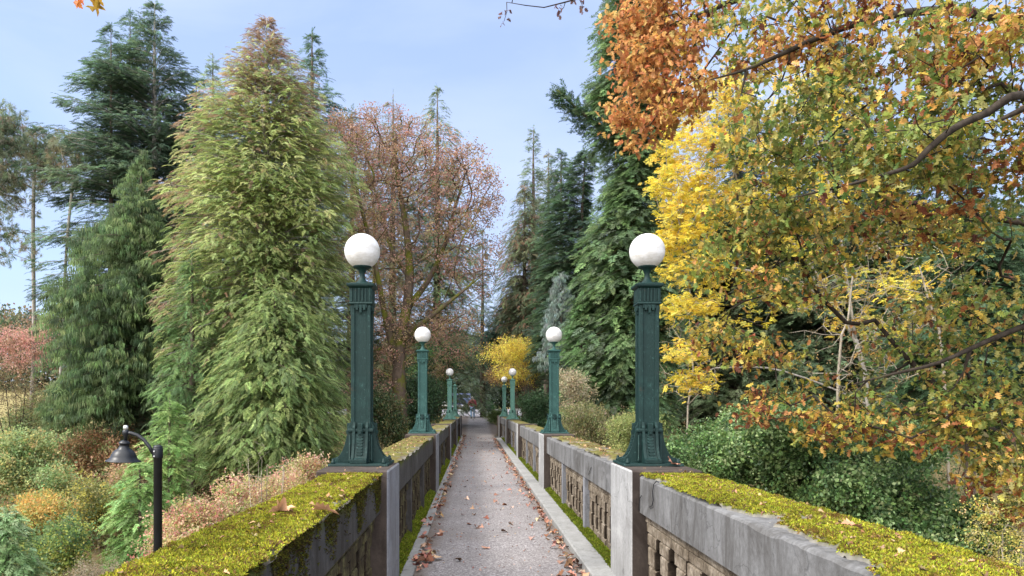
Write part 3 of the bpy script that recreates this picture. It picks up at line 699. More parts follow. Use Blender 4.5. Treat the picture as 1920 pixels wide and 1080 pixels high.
one_leaf((-.02, 5.55, .012), .4, .09, (.62,.50,.38), 'small pale leaf lying near the middle of the path', 0)
one_leaf((.12, 8.4, .012), 1.4, .10, (.38,.20,.13), 'brown leaf lying alone in the middle of the path', 0)

# ------------------------------------------------------------------ lamp posts of the bridge
def lamp_post(x, y, label, mat, globe=True, proto=None):
    B = (x, y, 1.095)
    t = empty('lamp_post', B, label, 'lamp post', 'green lamp posts on the parapets')
    if proto:
        for ch in proto.children:
            if ch.name.startswith('globe') and not globe: continue
            c = ch.copy(); col.objects.link(c); c.parent = t
            if ch.name.split('.')[0] != 'globe':
                c.data = c.data if ch.data.materials[0] == mat else MD.setdefault((ch.name, mat.name), ch.data.copy()); c.data.materials[0] = mat
            for g in ch.children:
                d = g.copy(); col.objects.link(d); d.parent = c
        return t
    def build(m, name, bev=.004, par=None): return m.build(name, mat, par or t, bevel=bev)
    m = MB(); m.frustum(.53, .53, 0, .52, .52, .022); build(m, 'base_plate')
    for a, b in ((-1,-1), (1,-1), (1,1), (-1,1)):
        m = MB(); m.lathe([(.020, .022), (.020, .040), (.013, .044), (.013, .062), (.006, .068)], 8, (a*.222, b*.222, 0)); build(m, 'bolt', 0)
        m = MB(); m.lathe([(.012, .022), (.012, .05), (.007, .055), (.007, .27)], 8, (a*.098, b*.098, 0)); build(m, 'corner_rod', 0)
    m = MB(); m.frustum(.19, .19, .022, .176, .176, .30); build(m, 'base_core')
    prof = [(.07,.022),(.246,.022),(.246,.062),(.214,.066),(.190,.092),(.168,.13),(.150,.175),(.137,.225),(.128,.27),(.122,.30),(.120,.335),(.104,.362),(.097,.385),(.07,.385)]
    for k_ in range(4):
        m = MB(); rot = Matrix.Rotation(k_*math.pi/2, 4, 'Z')
        for (ya, yb) in ((-.070, -.045), (.045, .070)): m.prism(prof, 'y', ya, yb)
        inner = [(.07,.022),(.226,.022),(.226,.06),(.196,.07),(.175,.1),(.153,.14),(.137,.18),(.124,.23),(.115,.28),(.07,.29)]; m.prism(inner, 'y', -.044, .044)
        m.box(.19, .252, -.074, .074, .024, .056)
        # overlapping scales down the middle of the bracket
        for q in range(7):
            z = .10+q*.026; r_ = np.interp(z, [.06, .1, .14, .18, .23, .29], [.196, .178, .156, .140, .127, .118])
            arc = [( .028*math.cos(a_), -.013*math.sin(a_)) for a_ in np.linspace(0, math.pi, 7)]+[(-.028, .012), (.028, .012)]
            vs = [(r_-.012, u, z+v_) for u, v_ in arc]+[(r_+.006+.004*(1-v_/.02), u, z+v_) for u, v_ in arc]; nn = len(arc)
            m.add(vs, [tuple(range(nn-1,-1,-1)), tuple(range(nn, 2*nn))]+[(i, (i+1)%nn, nn+(i+1)%nn, nn+i) for i in range(nn)])
        m.v = [tuple(rot @ Vector(p)) for p in m.v]; br = build(m, 'bracket', .002)
        m = MB(); m.box(.085, .135, -.022, .022, .262, .375); m.box(.135, .145, -.012, .012, .275, .31); m.v = [tuple(rot @ Vector(p)) for p in m.v]; build(m, 'wedge', .003, br)
    m = MB(); m.frustum(.226, .226, .296, .234, .234, .306); m.frustum(.234, .234, .306, .222, .222, .328); build(m, 'collar')
    # shaft: chamfered corner strips round recessed panels
    m = MB(); m.frustum(.158, .158, .32, .150, .150, 1.50)
    for a, b in ((-1,-1), (1,-1), (1,1), (-1,1)): m.frustum(.036, .036, .32, .036, .036, 1.50, a*.071, b*.071)
    sh = build(m, 'shaft', .005)
    m = MB(); 
    for k_ in range(4):
        rot = Matrix.Rotation(k_*math.pi/2, 4, 'Z'); mm = MB(); 
        for q, (yy, dz) in enumerate(((-.033, .045), (0, .07), (.033, .045))): mm.box(.08, .106, yy-.011, yy+.011, 1.432-dz, 1.432)
        mm.box(.08, .100, -.058, .058, 1.405, 1.440); m.add([tuple(rot @ Vector(p)) for p in mm.v], mm.f)
    build(m, 'dentil_band', .002)
    m = MB(); m.frustum(.198, .198, 1.436, .218, .218, 1.446); m.frustum(.218, .218, 1.446, .204, .204, 1.462); build(m, 'moulding', .003)
    m = MB(); m.frustum(.178, .178, 1.458, .184, .184, 1.60)
    for k_ in range(4):
        rot = Matrix.Rotation(k_*math.pi/2, 4, 'Z'); mm = MB()
        for yy in (-.082, -.045, -.015, .015, .045, .082): mm.box(.085, .102, yy-.009, yy+.009, 1.462, 1.585)
        m.add([tuple(rot @ Vector(p)) for p in mm.v], mm.f)
    m.frustum(.19, .19, 1.585, .245, .245, 1.602); m.frustum(.245, .245, 1.602, .25, .25, 1.622); m.frustum(.25, .25, 1.622, .18, .18, 1.636); build(m, 'capital', .003)
    m = MB(); m.lathe([(.070, 1.632), (.058, 1.645), (.034, 1.67), (.024, 1.70), (.024, 1.73), (.040, 1.762), (.070, 1.778), (.083, 1.785), (.083, 1.802), (.06, 1.806)], 20); build(m, 'neck', 0)
    g = MB(); g.lathe([(max(.002, .16*math.cos(a)), .16*math.sin(a)) for a in np.linspace(-math.pi/2, math.pi/2, 25)], 40); gl = g.build('globe', M_globe, t); gl.location = (0, 0, 1.932)
    return t
MD = {}
LL, LR = -1.018, 1.568
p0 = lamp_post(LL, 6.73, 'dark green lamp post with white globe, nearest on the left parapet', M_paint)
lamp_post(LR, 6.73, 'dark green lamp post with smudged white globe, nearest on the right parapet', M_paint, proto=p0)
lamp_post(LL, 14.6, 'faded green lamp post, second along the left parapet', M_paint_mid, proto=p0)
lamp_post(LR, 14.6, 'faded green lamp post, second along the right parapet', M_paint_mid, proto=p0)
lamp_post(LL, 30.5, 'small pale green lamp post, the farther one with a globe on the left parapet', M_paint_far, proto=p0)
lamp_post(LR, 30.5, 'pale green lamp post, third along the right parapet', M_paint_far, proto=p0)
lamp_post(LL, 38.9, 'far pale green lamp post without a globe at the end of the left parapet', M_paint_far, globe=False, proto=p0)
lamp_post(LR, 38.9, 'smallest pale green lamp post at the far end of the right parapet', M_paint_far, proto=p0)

# ------------------------------------------------------------------ black street lamp in the ravine
def street_lamp():
    Y = 10.5; b = P(296, 838, Y); gz = float(ground(b[0], b[1])); t = empty('street_lamp', (b[0], b[1], gz), 'black street lamp with a bell shade, standing in the ravine left of the bridge', 'street lamp')
    H = b[2]-gz; m = MB(); m.lathe([(.075, -.3), (.072, .3), (.060, .35), (.058, H-.02), (.064, H-.015), (.064, H+.006), (.045, H+.022), (.01, H+.03)], 20); m.build('pole', M_black, t)
    m = MB(); m.lathe([(.067, H-.16), (.069, H-.15), (.069, H-.02), (.066, H-.01)], 20); cl = m.build('clamp', M_black, t)
    for z in (H-.06, H-.13): 
        m = MB(); m.lathe([(.012, 0), (.012, .012), (.005, .018)], 8); o = m.build('bolt', M_steel, cl); o.location = (-.02, -.068, z); o.rotation_euler = (R(90), 0, 0)
    m = MB(); pts = [(-.05, 0, H-.12), (-.12, 0, H+.0), (-.2, 0, H+.1), (-.29, 0, H+.165), (-.38, 0, H+.195), (-.44, 0, H+.20)]; m.tube(pts, [.026]*6, 10); m.build('arm', M_black, t)
    hx, hz = -.455, H+.20
    m = MB(); m.lathe([(.004, .052), (.03, .045), (.044, .02), (.046, 0), (.038, -.03), (.026, -.05), (.024, -.11)], 20); o = m.build('knuckle', M_black, t); o.location = (hx, 0, hz)
    m = MB(); m.lathe([(.03, .045), (.034, .07), (.030, .10), (.012, .108)], 14); o = m.build('photo_cell', M_steel, t); o.location = (hx, 0, hz)
    h = bpy.data.objects.new('shade', None)
    m = MB(); m.lathe([(.03, -.105), (.05, -.115), (.075, -.14), (.078, -.155), (.068, -.160), (.068, -.205), (.078, -.212), (.080, -.225), (.115, -.245), (.15, -.285), (.17, -.33), (.178, -.355), (.186, -.362), (.190, -.372), (.236, -.398), (.240, -.405), (.21, -.402), (.17, -.38), (.12, -.33), (.02, -.30)], 32)
    sh = m.build('lamp_shade', M_black, t); sh.location = (hx-.01, 0, hz); sh.rotation_euler = (0, R(3), 0)
    m = MB(); m.lathe([(.01, -.425), (.1, -.415), (.17, -.395), (.17, -.385), (.01, -.38)], 24); m.build('lens', M_globe, sh)
street_lamp()
# ------------------------------------------------------------------ conifers
def gz(x, y): return float(ground(x, y))
def tree_at(px, py, Y): p = P(px, py, Y); return p, gz(p[0], p[1])
def prof_px(Y, rows, apy): return [((py-apy)*Y/F, a*Y/F, b*Y/F) for py, a, b in rows]
GREEN_DK = [(.022,.05,.026), (.034,.072,.038), (.05,.095,.045), (.03,.06,.045)]
# 1 tall deodar-like conifer on the left
Y = 42; a, g0 = tree_at(290, 5, Y)
conifer('tall_conifer', 'tallest dark blue-green conifer with upswept layered boughs, left of the big cedar', a, g0, prof_px(Y, [(5,3,3),(40,30,24),(75,62,48),(110,100,66),(150,128,84),(200,150,88),(260,190,82),(330,212,92),(400,208,100),(500,205,100),(600,195,95),(720,180,90)], 5),
        340, 'deodar', .50, 4.2, vj=.06, rise=lambda f: .42-.25*f, curve=lambda f: -.22-.0*f, cols=[(.042,.078,.048), (.055,.10,.055), (.07,.115,.058), (.033,.06,.04)], wfrac=.26, minr=.62, trunk_r=.33, barkm=M_barkpale)
for (px, py, dy) in ((208, 48, -1.5), (244, 22, 1)):   # secondary tops
    Y2 = 42+dy; a, g0 = tree_at(px, py, Y2)
    conifer('tall_conifer', 'slim dark conifer top rising %s the tallest conifer' % ('at the far left shoulder of' if px < 220 else 'close beside'), a, g0, prof_px(Y2, [(py,3,3),(py+40,28,22),(py+100,50,36),(py+200,60,45),(py+330,60,45)], py), 90, 'deodar', .5, 3.8, vj=.06, rise=.35, curve=-.2,
            cols=[(.035,.075,.048), (.05,.10,.058), (.06,.10,.05)], minr=.6, trunk_r=.2)
# 2 weeping cypress
Y = 30; a, g0 = tree_at(265, 283, Y)
conifer('weeping_cypress', 'mid green weeping cypress with hanging sprays in front of the tallest conifer', a, g0, prof_px(Y, [(283,3,3),(330,26,20),(370,55,30),(410,92,52),(500,150,62),(600,172,68),(700,188,85),(775,165,80)], 283),
        220, 'weep', .42, 5.0, rise=.30, curve=-.42, cols=[(.07,.115,.045), (.05,.09,.038), (.10,.15,.055), (.035,.065,.032)], wfrac=.34, minr=.55, trunk_r=.2, jitz=2)
# 3 big western red cedar
Y = 28; a, g0 = tree_at(500, 33, Y)
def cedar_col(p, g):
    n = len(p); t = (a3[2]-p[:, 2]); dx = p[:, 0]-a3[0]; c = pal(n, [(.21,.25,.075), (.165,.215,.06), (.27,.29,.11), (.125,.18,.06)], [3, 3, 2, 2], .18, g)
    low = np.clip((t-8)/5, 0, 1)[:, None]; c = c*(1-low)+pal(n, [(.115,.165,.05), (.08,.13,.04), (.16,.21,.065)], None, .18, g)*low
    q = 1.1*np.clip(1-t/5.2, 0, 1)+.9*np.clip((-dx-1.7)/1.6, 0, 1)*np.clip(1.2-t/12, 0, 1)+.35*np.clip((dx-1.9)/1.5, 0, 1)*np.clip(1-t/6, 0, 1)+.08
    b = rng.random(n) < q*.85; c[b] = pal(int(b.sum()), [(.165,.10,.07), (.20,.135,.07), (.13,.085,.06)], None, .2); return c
a3 = a
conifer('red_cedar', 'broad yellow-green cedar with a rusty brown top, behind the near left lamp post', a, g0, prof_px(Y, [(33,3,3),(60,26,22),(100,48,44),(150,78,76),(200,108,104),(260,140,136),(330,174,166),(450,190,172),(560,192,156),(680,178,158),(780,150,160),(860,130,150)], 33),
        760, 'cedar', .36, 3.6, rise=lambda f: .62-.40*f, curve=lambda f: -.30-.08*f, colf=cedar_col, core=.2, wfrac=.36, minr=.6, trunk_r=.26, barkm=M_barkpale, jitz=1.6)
# 4 lower green skirt cedar between the cypress and lamp post
Y = 25.5; a, g0 = tree_at(360, 470, Y)
conifer('young_cedar', 'deep green cedar filling the gap between weeping cypress and broad cedar', a, g0, prof_px(Y, [(470,4,4),(540,35,40),(620,60,60),(720,80,90),(840,70,110)], 470), 150, 'cedar', .34, 4., rise=.35, curve=-.45, cols=[(.06,.115,.04), (.045,.09,.035), (.08,.15,.045)], minr=.6)
Y = 24.5; a, g0 = tree_at(515, 545, Y)
conifer('young_cedar', 'broad bright green feathery cedar boughs behind the near left lamp base', a, g0, prof_px(Y, [(545,20,20),(575,75,62),(640,112,100),(720,138,125),(800,150,128),(885,140,120)], 545), 330, 'cedar', .34, 4.2, rise=.3, curve=-.4, cols=[(.12,.17,.05), (.085,.13,.04), (.165,.215,.065), (.06,.10,.035)], minr=.5, jitz=2.5)
# 5 firs behind
def fir(px, py, Y, rows, label, n=110, cols=GREEN_DK, kind='fir', sp=.55, name='fir_tree', dens=3.6, tag_=None, rise=.18, curve=-.3, minr=.65, lean=(0, 0), **kw):
    a, g0 = tree_at(px, py, Y); return conifer(name, label, a, g0, prof_px(Y, rows, py), n, kind, sp, dens, rise=rise, curve=curve, cols=cols, minr=minr, lean=lean, group=tag_, **kw)
fir(585, 58, 41, [(58,2,2),(90,16,14),(130,34,34),(170,50,60),(250,70,60),(420,90,70),(560,90,80)], 'dark fir with open upswept top peeping over the right shoulder of the broad cedar', 150, cols=[(.045,.09,.055), (.06,.105,.055)], rise=.4, kind='deodar', vj=.06, minr=.55)
fir(399, 100, 55, [(100,2,2),(140,14,12),(200,26,22),(400,50,50)], 'thin pale fir tip far behind, left of the broad cedar', 90, cols=[(.11,.16,.11), (.14,.18,.12)], rise=.3, minr=.5)
fir(368, 150, 46, [(150,2,2),(190,40,30),(240,70,50),(350,90,70),(470,95,80),(620,90,80)], 'dark fir standing between the tallest conifer and the broad cedar', 170, cols=[(.028,.06,.035), (.04,.085,.045)], rise=.35, kind='deodar', vj=.06)
fir(737, 175, 47, [(175,2,2),(210,22,20),(280,50,44),(420,80,70),(620,90,90),(770,80,90)], 'brown tipped conifer rising behind the left side of the reddish maple', 160, cols=[(.10,.12,.06), (.16,.10,.06), (.08,.10,.05)], kind='cedar', rise=.3, curve=-.4, minr=.5)
fir(820, 163, 49, [(163,2,2),(190,22,16),(240,48,34),(300,60,52),(420,80,75),(600,95,90),(760,90,90)], 'olive green conifer with a pointed top behind the reddish maple', 190, cols=[(.09,.13,.055), (.13,.16,.075), (.07,.11,.055)], kind='cedar', rise=.3, curve=-.4, minr=.5)
fir(660, 200, 52, [(200,2,2),(240,26,26),(320,60,60),(500,90,90),(700,90,100)], 'shaded dark conifer far behind the mossy maple trunk', 150, cols=[(.04,.07,.04), (.05,.08,.045)], rise=.25)
fir(1000, 238, 62, [(238,2,2),(280,16,14),(340,26,24),(400,34,30),(520,46,50),(640,60,60),(720,60,60)], 'slim pale conifer spire standing alone against the sky beyond the bridge', 200, cols=[(.085,.125,.075), (.12,.15,.09)], rise=.3, minr=.6, dens=4.4)
fir(1028, 285, 66, [(285,2,2),(320,14,14),(400,30,30),(600,50,50)], 'small faint conifer tip right beside the slim spire', 100, cols=[(.10,.13,.08), (.15,.14,.08)], rise=.3)
fir(984, 345, 45, [(345,4,4),(380,26,34),(440,44,54),(520,60,66),(600,62,66),(650,30,60)], 'brownish green conifer leaning over the far end of the path', 260, cols=[(.095,.11,.055), (.15,.085,.055), (.07,.10,.05), (.055,.08,.045)], kind='cedar', rise=.1, curve=-.35, sp=.38)
fir(905, 430, 60, [(430,2,2),(480,20,20),(560,34,30),(680,50,40),(770,50,30)], 'distant open fir behind the right edge of the reddish maple', 130, cols=[(.07,.10,.07), (.09,.12,.08)], rise=.2, minr=.5)
fir(968, 520, 52, [(520,4,4),(560,30,40),(620,60,66),(680,50,60)], 'low dark spreading fir above the small yellow tree', 200, cols=[(.022,.05,.035), (.03,.065,.04)], rise=.1, minr=.7)
fir(1098, 285, 37, [(285,4,4),(302,22,20),(330,34,8),(345,40,2),(395,60,-2),(420,74,20),(470,80,50),(560,80,60),(680,80,60)], 'rounded dark fir left of the great fir', 300, cols=GREEN_DK, rise=.15, curve=-.25, minr=.8, lean=(.9, 0), topbias=1.)
fir(1052, 285, 41, [(285,6,6),(310,26,24),(350,34,36),(420,44,50),(520,50,60),(700,60,70)], 'dark ragged fir between the slim spire and the rounded fir', 260, cols=[(.045,.085,.045), (.06,.105,.05), (.035,.06,.035)], rise=.15, curve=-.25, minr=.6)
# great fir, top out of frame
Y = 27; a, g0 = tree_at(1195, -150, Y)
conifer('great_fir', 'tall shaggy dark green fir right of centre behind the near right lamp post', a, g0, prof_px(Y, [(-150,6,6),(-80,50,40),(0,72,60),(100,84,70),(200,92,70),(270,84,70),(330,74,66),(380,78,64),(450,104,70),(560,125,80),(680,125,80),(780,110,60)], -150),
        640, 'fir', .50, 5.2, rise=.12, curve=-.38, cols=[(.055,.10,.045), (.075,.13,.05), (.10,.165,.06), (.06,.095,.055)], wfrac=.30, minr=.62, trunk_r=.34, barkm=M_barkmoss, jitz=2.)
# the fir's side bough reaching over the sky
def bough(): 
    p0, p1 = P(1180, 262, 27), P(1045, 168, 26.4); t = empty('fir_bough', p0, 'stout drooping fir bough jutting left from the great fir into the sky', 'tree bough')
    pts = [p0*(1-s)+p1*s+np.array([0, 0, -.25*math.sin(s*3.1)]) for s in np.linspace(0, 1, 8)]; m = MB(); m.tube(pts, list(np.linspace(.10, .03, 8)), 6); m.build('limb', M_barkmoss, t, loc=-Vector(p0))
    n = 620; s = rng.random(n)**.8; p, tn = poly_at(pts, s); W = .75*(1.1-s*.75); off = rng.normal(size=(n, 3))*.42; off[:, 2] -= .25; p = p+off*W[:, None]
    d = unit(tn)+rng.normal(size=(n, 3))*.5+[0, 0, -.25]; v, f_, c_ = scatter('fir', p, d, np.tile([0,0,1.], (n, 1))+rng.normal(size=(n, 3))*.3, .36*rng.uniform(.7, 1.3, n), pal(n, [(.05,.10,.05), (.075,.13,.06), (.10,.15,.085)]))
    np_mesh('foliage', v, f_, M_needle, t, c_, loc=p0)
bough()
fir(1052, 512, 29, [(512,3,3),(540,22,22),(590,34,36),(640,46,40),(672,50,36)], 'pale silvery blue weeping cedar beside the great fir', 110, cols=[(.12,.165,.15), (.155,.20,.18), (.09,.125,.11)], kind='weep', rise=.2, curve=-.6, minr=.45, sp=.34, name='blue_cedar', dens=3.6)
fir(1092, 560, 27, [(560,3,3),(590,26,30),(640,44,50),(700,50,56),(770,48,56)], 'green lower fir boughs between the two right lamp posts', 170, cols=[(.06,.12,.05), (.08,.15,.055)], rise=.1, sp=.42, dens=4)
# far right dark firs behind the oak
fir(1820, 380, 24, [(380,3,3),(450,80,90),(540,120,120),(640,140,130),(760,140,130)], 'dark fir deep behind the oak at the right edge', 230, cols=[(.03,.065,.035), (.045,.09,.04)], rise=.1, minr=.7)
fir(1560, 60, 42, [(60,3,3),(140,60,60),(300,120,120),(500,160,160),(760,170,170)], 'tall shadowy fir far behind the yellow tree', 260, cols=[(.05,.085,.045), (.07,.11,.055)], rise=.15, minr=.6, sp=.75)
fir(1760, 160, 40, [(160,3,3),(260,60,60),(400,120,120),(600,150,150),(760,160,160)], 'tall dark fir far behind the right hand oak limbs', 230, cols=[(.045,.08,.045), (.06,.10,.05)], rise=.15, minr=.6, sp=.75)
fir(1380, 120, 44, [(120,3,3),(240,50,50),(400,110,90),(600,150,130),(760,150,130)], 'dim fir behind the left part of the yellow tree', 230, cols=[(.05,.08,.04), (.07,.10,.05)], rise=.15, minr=.6, sp=.75)

# pines at the far left
def pine(px_base, py_base, px_top, py_top, Y, tufts, label, n, r=.16):
    b = P(px_base, py_base, Y); b[2] = gz(b[0], Y)-.2; tp = P(px_top, py_top, Y); line = [b+(tp-b)*t+np.array([.12*math.sin(t*6), 0, 0]) for t in np.linspace(0, 1, 10)]
    return broadleaf('pine_tree', label, [line], tufts, n, 'tuft', .34, 5, .24, lambda p, g: pal(len(p), [(.17,.22,.13), (.22,.25,.15), (.24,.20,.13), (.13,.18,.11)], None, .2, g), M_barkpale, r0=.016, rmax=r, exp=.45, mat=M_needle, hollow=.1, sag=-.15, cat='pine tree')
pine(55, 610, 70, 250, 44, [E(75,280,34,36,44,1.3,2), E(45,330,50,45,44,1.5,1.5), E(95,330,24,30,44,1.2,.8), E(40,440,50,60,44,1.5,.35)], 'bare stemmed pine with a tufted top, right of the leftmost pine', 170)
pine(-45, 640, -25, 170, 40, [E(0,240,34,50,40,1.5,2), E(-10,360,50,90,40,2,2), E(20,470,50,50,40,2,.3), E(10,310,40,60,40,1.5,1)], 'dark pine cut by the left edge of the view', 260)
pine(98, 620, 140, 330, 40, [E(140,300,40,40,40,1.5,1)], 'leaning grey pine trunk half hidden behind the weeping cypress', 60, .22)

# ------------------------------------------------------------------ reddish maple beyond the left parapet
def cf(cols, wts=None, jit=.2): return lambda p, g: pal(len(p), cols, wts, jit, g)
Y = 31; b = P(752, 840, Y); b[2] = gz(b[0], b[1])
L = lambda rows, Y: [P(x, y, Y+(r[2] if len(r) > 2 else 0)) for r in rows for x, y in [r[:2]]]
broadleaf('maple_tree', 'big reddish brown maple with mossy forked trunk, left of the path', [[b]+L([(750,780),(748,700),(750,640),(762,580,.3),(768,520,.3),(765,460,.4),(757,400,.5),(745,330,.6),(740,260,.7)], Y), L([(748,690),(728,620,-.4),(716,560,-.6),(700,480,-.8),(680,400,-1),(664,330,-1)], Y),
           L([(762,580,.3),(800,530,1),(830,470,1.4),(850,400,1.6),(872,330,1.6)], Y), L([(768,520,.3),(735,470,1.),(720,420,1.3),(700,350,1.6)], Y), L([(750,640),(800,600,-1),(850,560,-1.4),(900,520,-1.6)], Y)],
          [E(700,280,85,85,Y,1.8,2.2), E(790,300,95,80,Y,2,2.2), E(870,360,76,90,Y,2,2.2), E(680,420,60,90,Y,1.6,1.2), E(780,440,120,90,Y,2.2,1.6), E(880,480,66,80,Y,2,1.1), E(750,600,90,70,Y,2,1.), E(850,620,60,50,Y,2,.7), E(720,720,50,70,Y,1.6,.6), E(640,250,30,50,Y,1.2,.5)],
          1500, 'dry', .25, 5, .14, cf([(.38,.21,.17), (.32,.19,.14), (.44,.29,.21), (.27,.17,.11), (.34,.26,.12)], [3, 3, 2, 2, 1], .22), M_barkmoss, r0=.0105, rmax=.33, exp=.47, bare=.22, sag=.1, cat='maple tree', trad=[(.33,.06),(.16,.04),(.15,.04),(.13,.04),(.14,.03)], hollow=.2)
# more thin trees there
Y = 36; b = P(690, 830, Y); b[2] = gz(b[0], b[1])
broadleaf('maple_tree', 'slender brown leaved maple behind the mossy forked trunk', [[b]+L([(694,700),(700,560),(702,420),(690,300)], Y)], [E(690,300,70,90,Y,2,2), E(700,480,70,100,Y,2,2), E(800,650,100,90,Y,2,1.5)], 420, 'dry', .24, 7, .28, cf([(.26,.17,.11), (.20,.13,.08), (.24,.20,.09)]), M_barkmoss, r0=.010, rmax=.17, bare=.25, cat='maple tree')
# twigs reaching across right of the maple (bare)
# ------------------------------------------------------------------ yellow tree
Y = 17.5; b = P(1640, 960, Y); b[2] = gz(b[0], b[1])
YEL = [(.80,.64,.09), (.72,.58,.08), (.84,.72,.18), (.60,.54,.10), (.66,.46,.08)]
broadleaf('yellow_tree', 'bright yellow tree with pale trunk behind the oak branches, right of the near lamp', [[b]+L([(1628,760),(1605,640),(1590,540),(1575,440),(1550,330),(1520,220)], Y), L([(1605,640),(1560,560,.4),(1500,470,.8),(1430,400,1)], Y), L([(1590,540),(1640,450,.4),(1690,380,.6)], Y), L([(1628,760),(1540,720,.2),(1440,690,.2),(1340,690,0)], Y), L([(1560,560,.4),(1460,520,.2),(1360,500,0),(1290,480,0)], Y)],
          [E(1320,190,80,50,Y,1.,1.2), E(1300,275,80,34,Y,1.1,1.3), E(1275,340,60,30,Y,1,.9), E(1300,395,75,34,Y,1.,1.2), E(1275,450,52,26,Y,.9,.9), E(1300,500,62,28,Y,.9,.9), E(1290,575,52,22,Y,.8,.6), E(1280,660,44,20,Y,.8,.5), E(1305,715,44,24,Y,.8,.6), E(1400,330,90,90,Y,1.2,1.4), E(1380,560,90,80,Y,1.,.8), E(1500,200,120,90,Y,1.2,1), E(1480,420,110,100,Y,1.2,1), E(1640,560,150,80,Y,1,1.2), E(1600,300,120,100,Y,1.2,.7), E(1720,450,100,90,Y,1,.5)],
          1250, 'pinnate', .17, 7, .10, cf(YEL, [3, 3, 2, 1, 1], .14), M_barkpale, r0=.0042, rmax=.15, exp=.43, bare=.1, cat='yellow tree', droop=.1, sag=-.02)
# bare pale twiggy tree / undergrowth at the right
for (px, py, Y, rows, n, lab) in ((1560, 900, 14.5, [(1572,700),(1590,600),(1600,500)], 260, 'leafless pale stemmed shrub tangled behind the right shrubs'), (1790, 940, 15, [(1770,700),(1740,560),(1710,450)], 260, 'leafless grey branched tree below the oak at the far right'), (1280, 880, 19, [(1290,760),(1300,690)], 170, 'pale brown twiggy bush behind the near right lamp shaft')):
    b = P(px, py, Y); b[2] = gz(b[0], b[1]); cx, cy = rows[-1]
    broadleaf('bare_tree', lab, [[b]+L(rows, Y)], [E(cx, cy+60, 130 if px < 1700 else 130, 130, Y, 1.2, 1), E(cx, cy+200, 110, 80, Y, 1, .6)] if px > 1400 else [E(1290,690,80,80,Y,1.2,1), E(1290,600,50,60,Y,1,.6)], n, 'dry', .09, 1, .1, cf([(.40,.30,.12), (.3,.2,.1)]), M_twig, r0=.004, rmax=.07, exp=.42, sag=-.05, cat='bare tree')

# ------------------------------------------------------------------ foreground oak
OG = [(.20,.25,.06), (.29,.31,.08), (.13,.19,.05), (.38,.34,.11)]; OO = [(.55,.26,.10), (.62,.33,.12), (.46,.19,.08), (.66,.42,.14)]; OB = [(.22,.08,.035), (.32,.13,.05), (.14,.05,.03)]; OY = [(.55,.42,.08), (.45,.34,.07), (.62,.40,.10)]
def oak_col(p, g):
    n = len(p); px = 889.5+p[:, 0]*F/p[:, 1]; f = .35*hash2((g % 100003), (g*31) % 1009, 3)+.65*np.clip((fbm(p[:, 0]*1.7+5+p[:, 1], p[:, 2]*1.7, 61, 3)-.44)*2.6+.5, 0, 1)
    u = np.arange(n); c = pal(n, OG, None, .22)
    xx, zz = p[:, 0]/p[:, 1], (p[:, 2]-EYE)/p[:, 1]           # bearing within the crown of the same tree
    west = np.clip((.34-xx)/.10, 0, 1)*np.clip((zz-.28)/.1, 0, 1); low = np.clip((.14-zz)/.1, 0, 1)
    po = .15+.90*west+.02*low; py_ = .17+.34*np.clip(.12-abs(zz-.03), 0, 1)*3*(1-west)*np.clip((.62-xx)/.2, .2, 1); pb = .11+.08*low*(1-west)
    f2 = np.where(rng.random(n) < .2, rng.random(n), f)
    k_ = f2 < po; c[k_] = pal(int(k_.sum()), OO, None, .2); k_ = (f2 >= po) & (f2 < po+pb); c[k_] = pal(int(k_.sum()), OB, None, .2); k_ = (f2 >= po+pb) & (f2 < po+pb+py_); c[k_] = pal(int(k_.sum()), OY, None, .2)
    return c
Y = 10.5; b = P(2080, 1000, Y); b[2] = gz(b[0], b[1]); T = P(2060, 500, Y)
oak_tr = [[b, P(2075, 850, Y), P(2060, 650, Y), P(2050, 450, Y), P(2040, 250, Y), P(2000, 60, Y), P(1950, -120, Y), P(1880, -300, Y)],
          L([(2045,350),(1990,240,-1),(1920,178,-3),(1850,212,-3.2),(1790,240,-3.3),(1740,280,-3.4),(1710,310,-3.4),(1650,330,-3.4),(1570,352,-3.4),(1480,372,-3.3)], Y),
          L([(2000,60),(1900,40,-.4),(1780,20,-.8),(1660,30,-1),(1560,60,-1.2),(1480,95,-1.3),(1400,130,-1.4),(1330,150,-1.4)], Y),
          L([(1950,-120),(1800,-90,0),(1650,-70,.2),(1500,-40,.5),(1380,0,.8),(1280,40,1),(1200,70,1.2)], Y),
          L([(2075,850),(1990,870,.3),(1910,850,.5),(1850,800,.6),(1790,755,.7),(1720,690,.8),(1690,660,.8),(1640,600,.9)], Y),
          L([(2060,560),(1950,600,-.5),(1850,640,-.8),(1760,680,-1),(1680,700,-1),(1600,720,-1)], Y),
          L([(2050,450),(1930,420,.5),(1800,400,.8),(1680,380,1),(1560,430,1.2),(1450,500,1.4)], Y)]
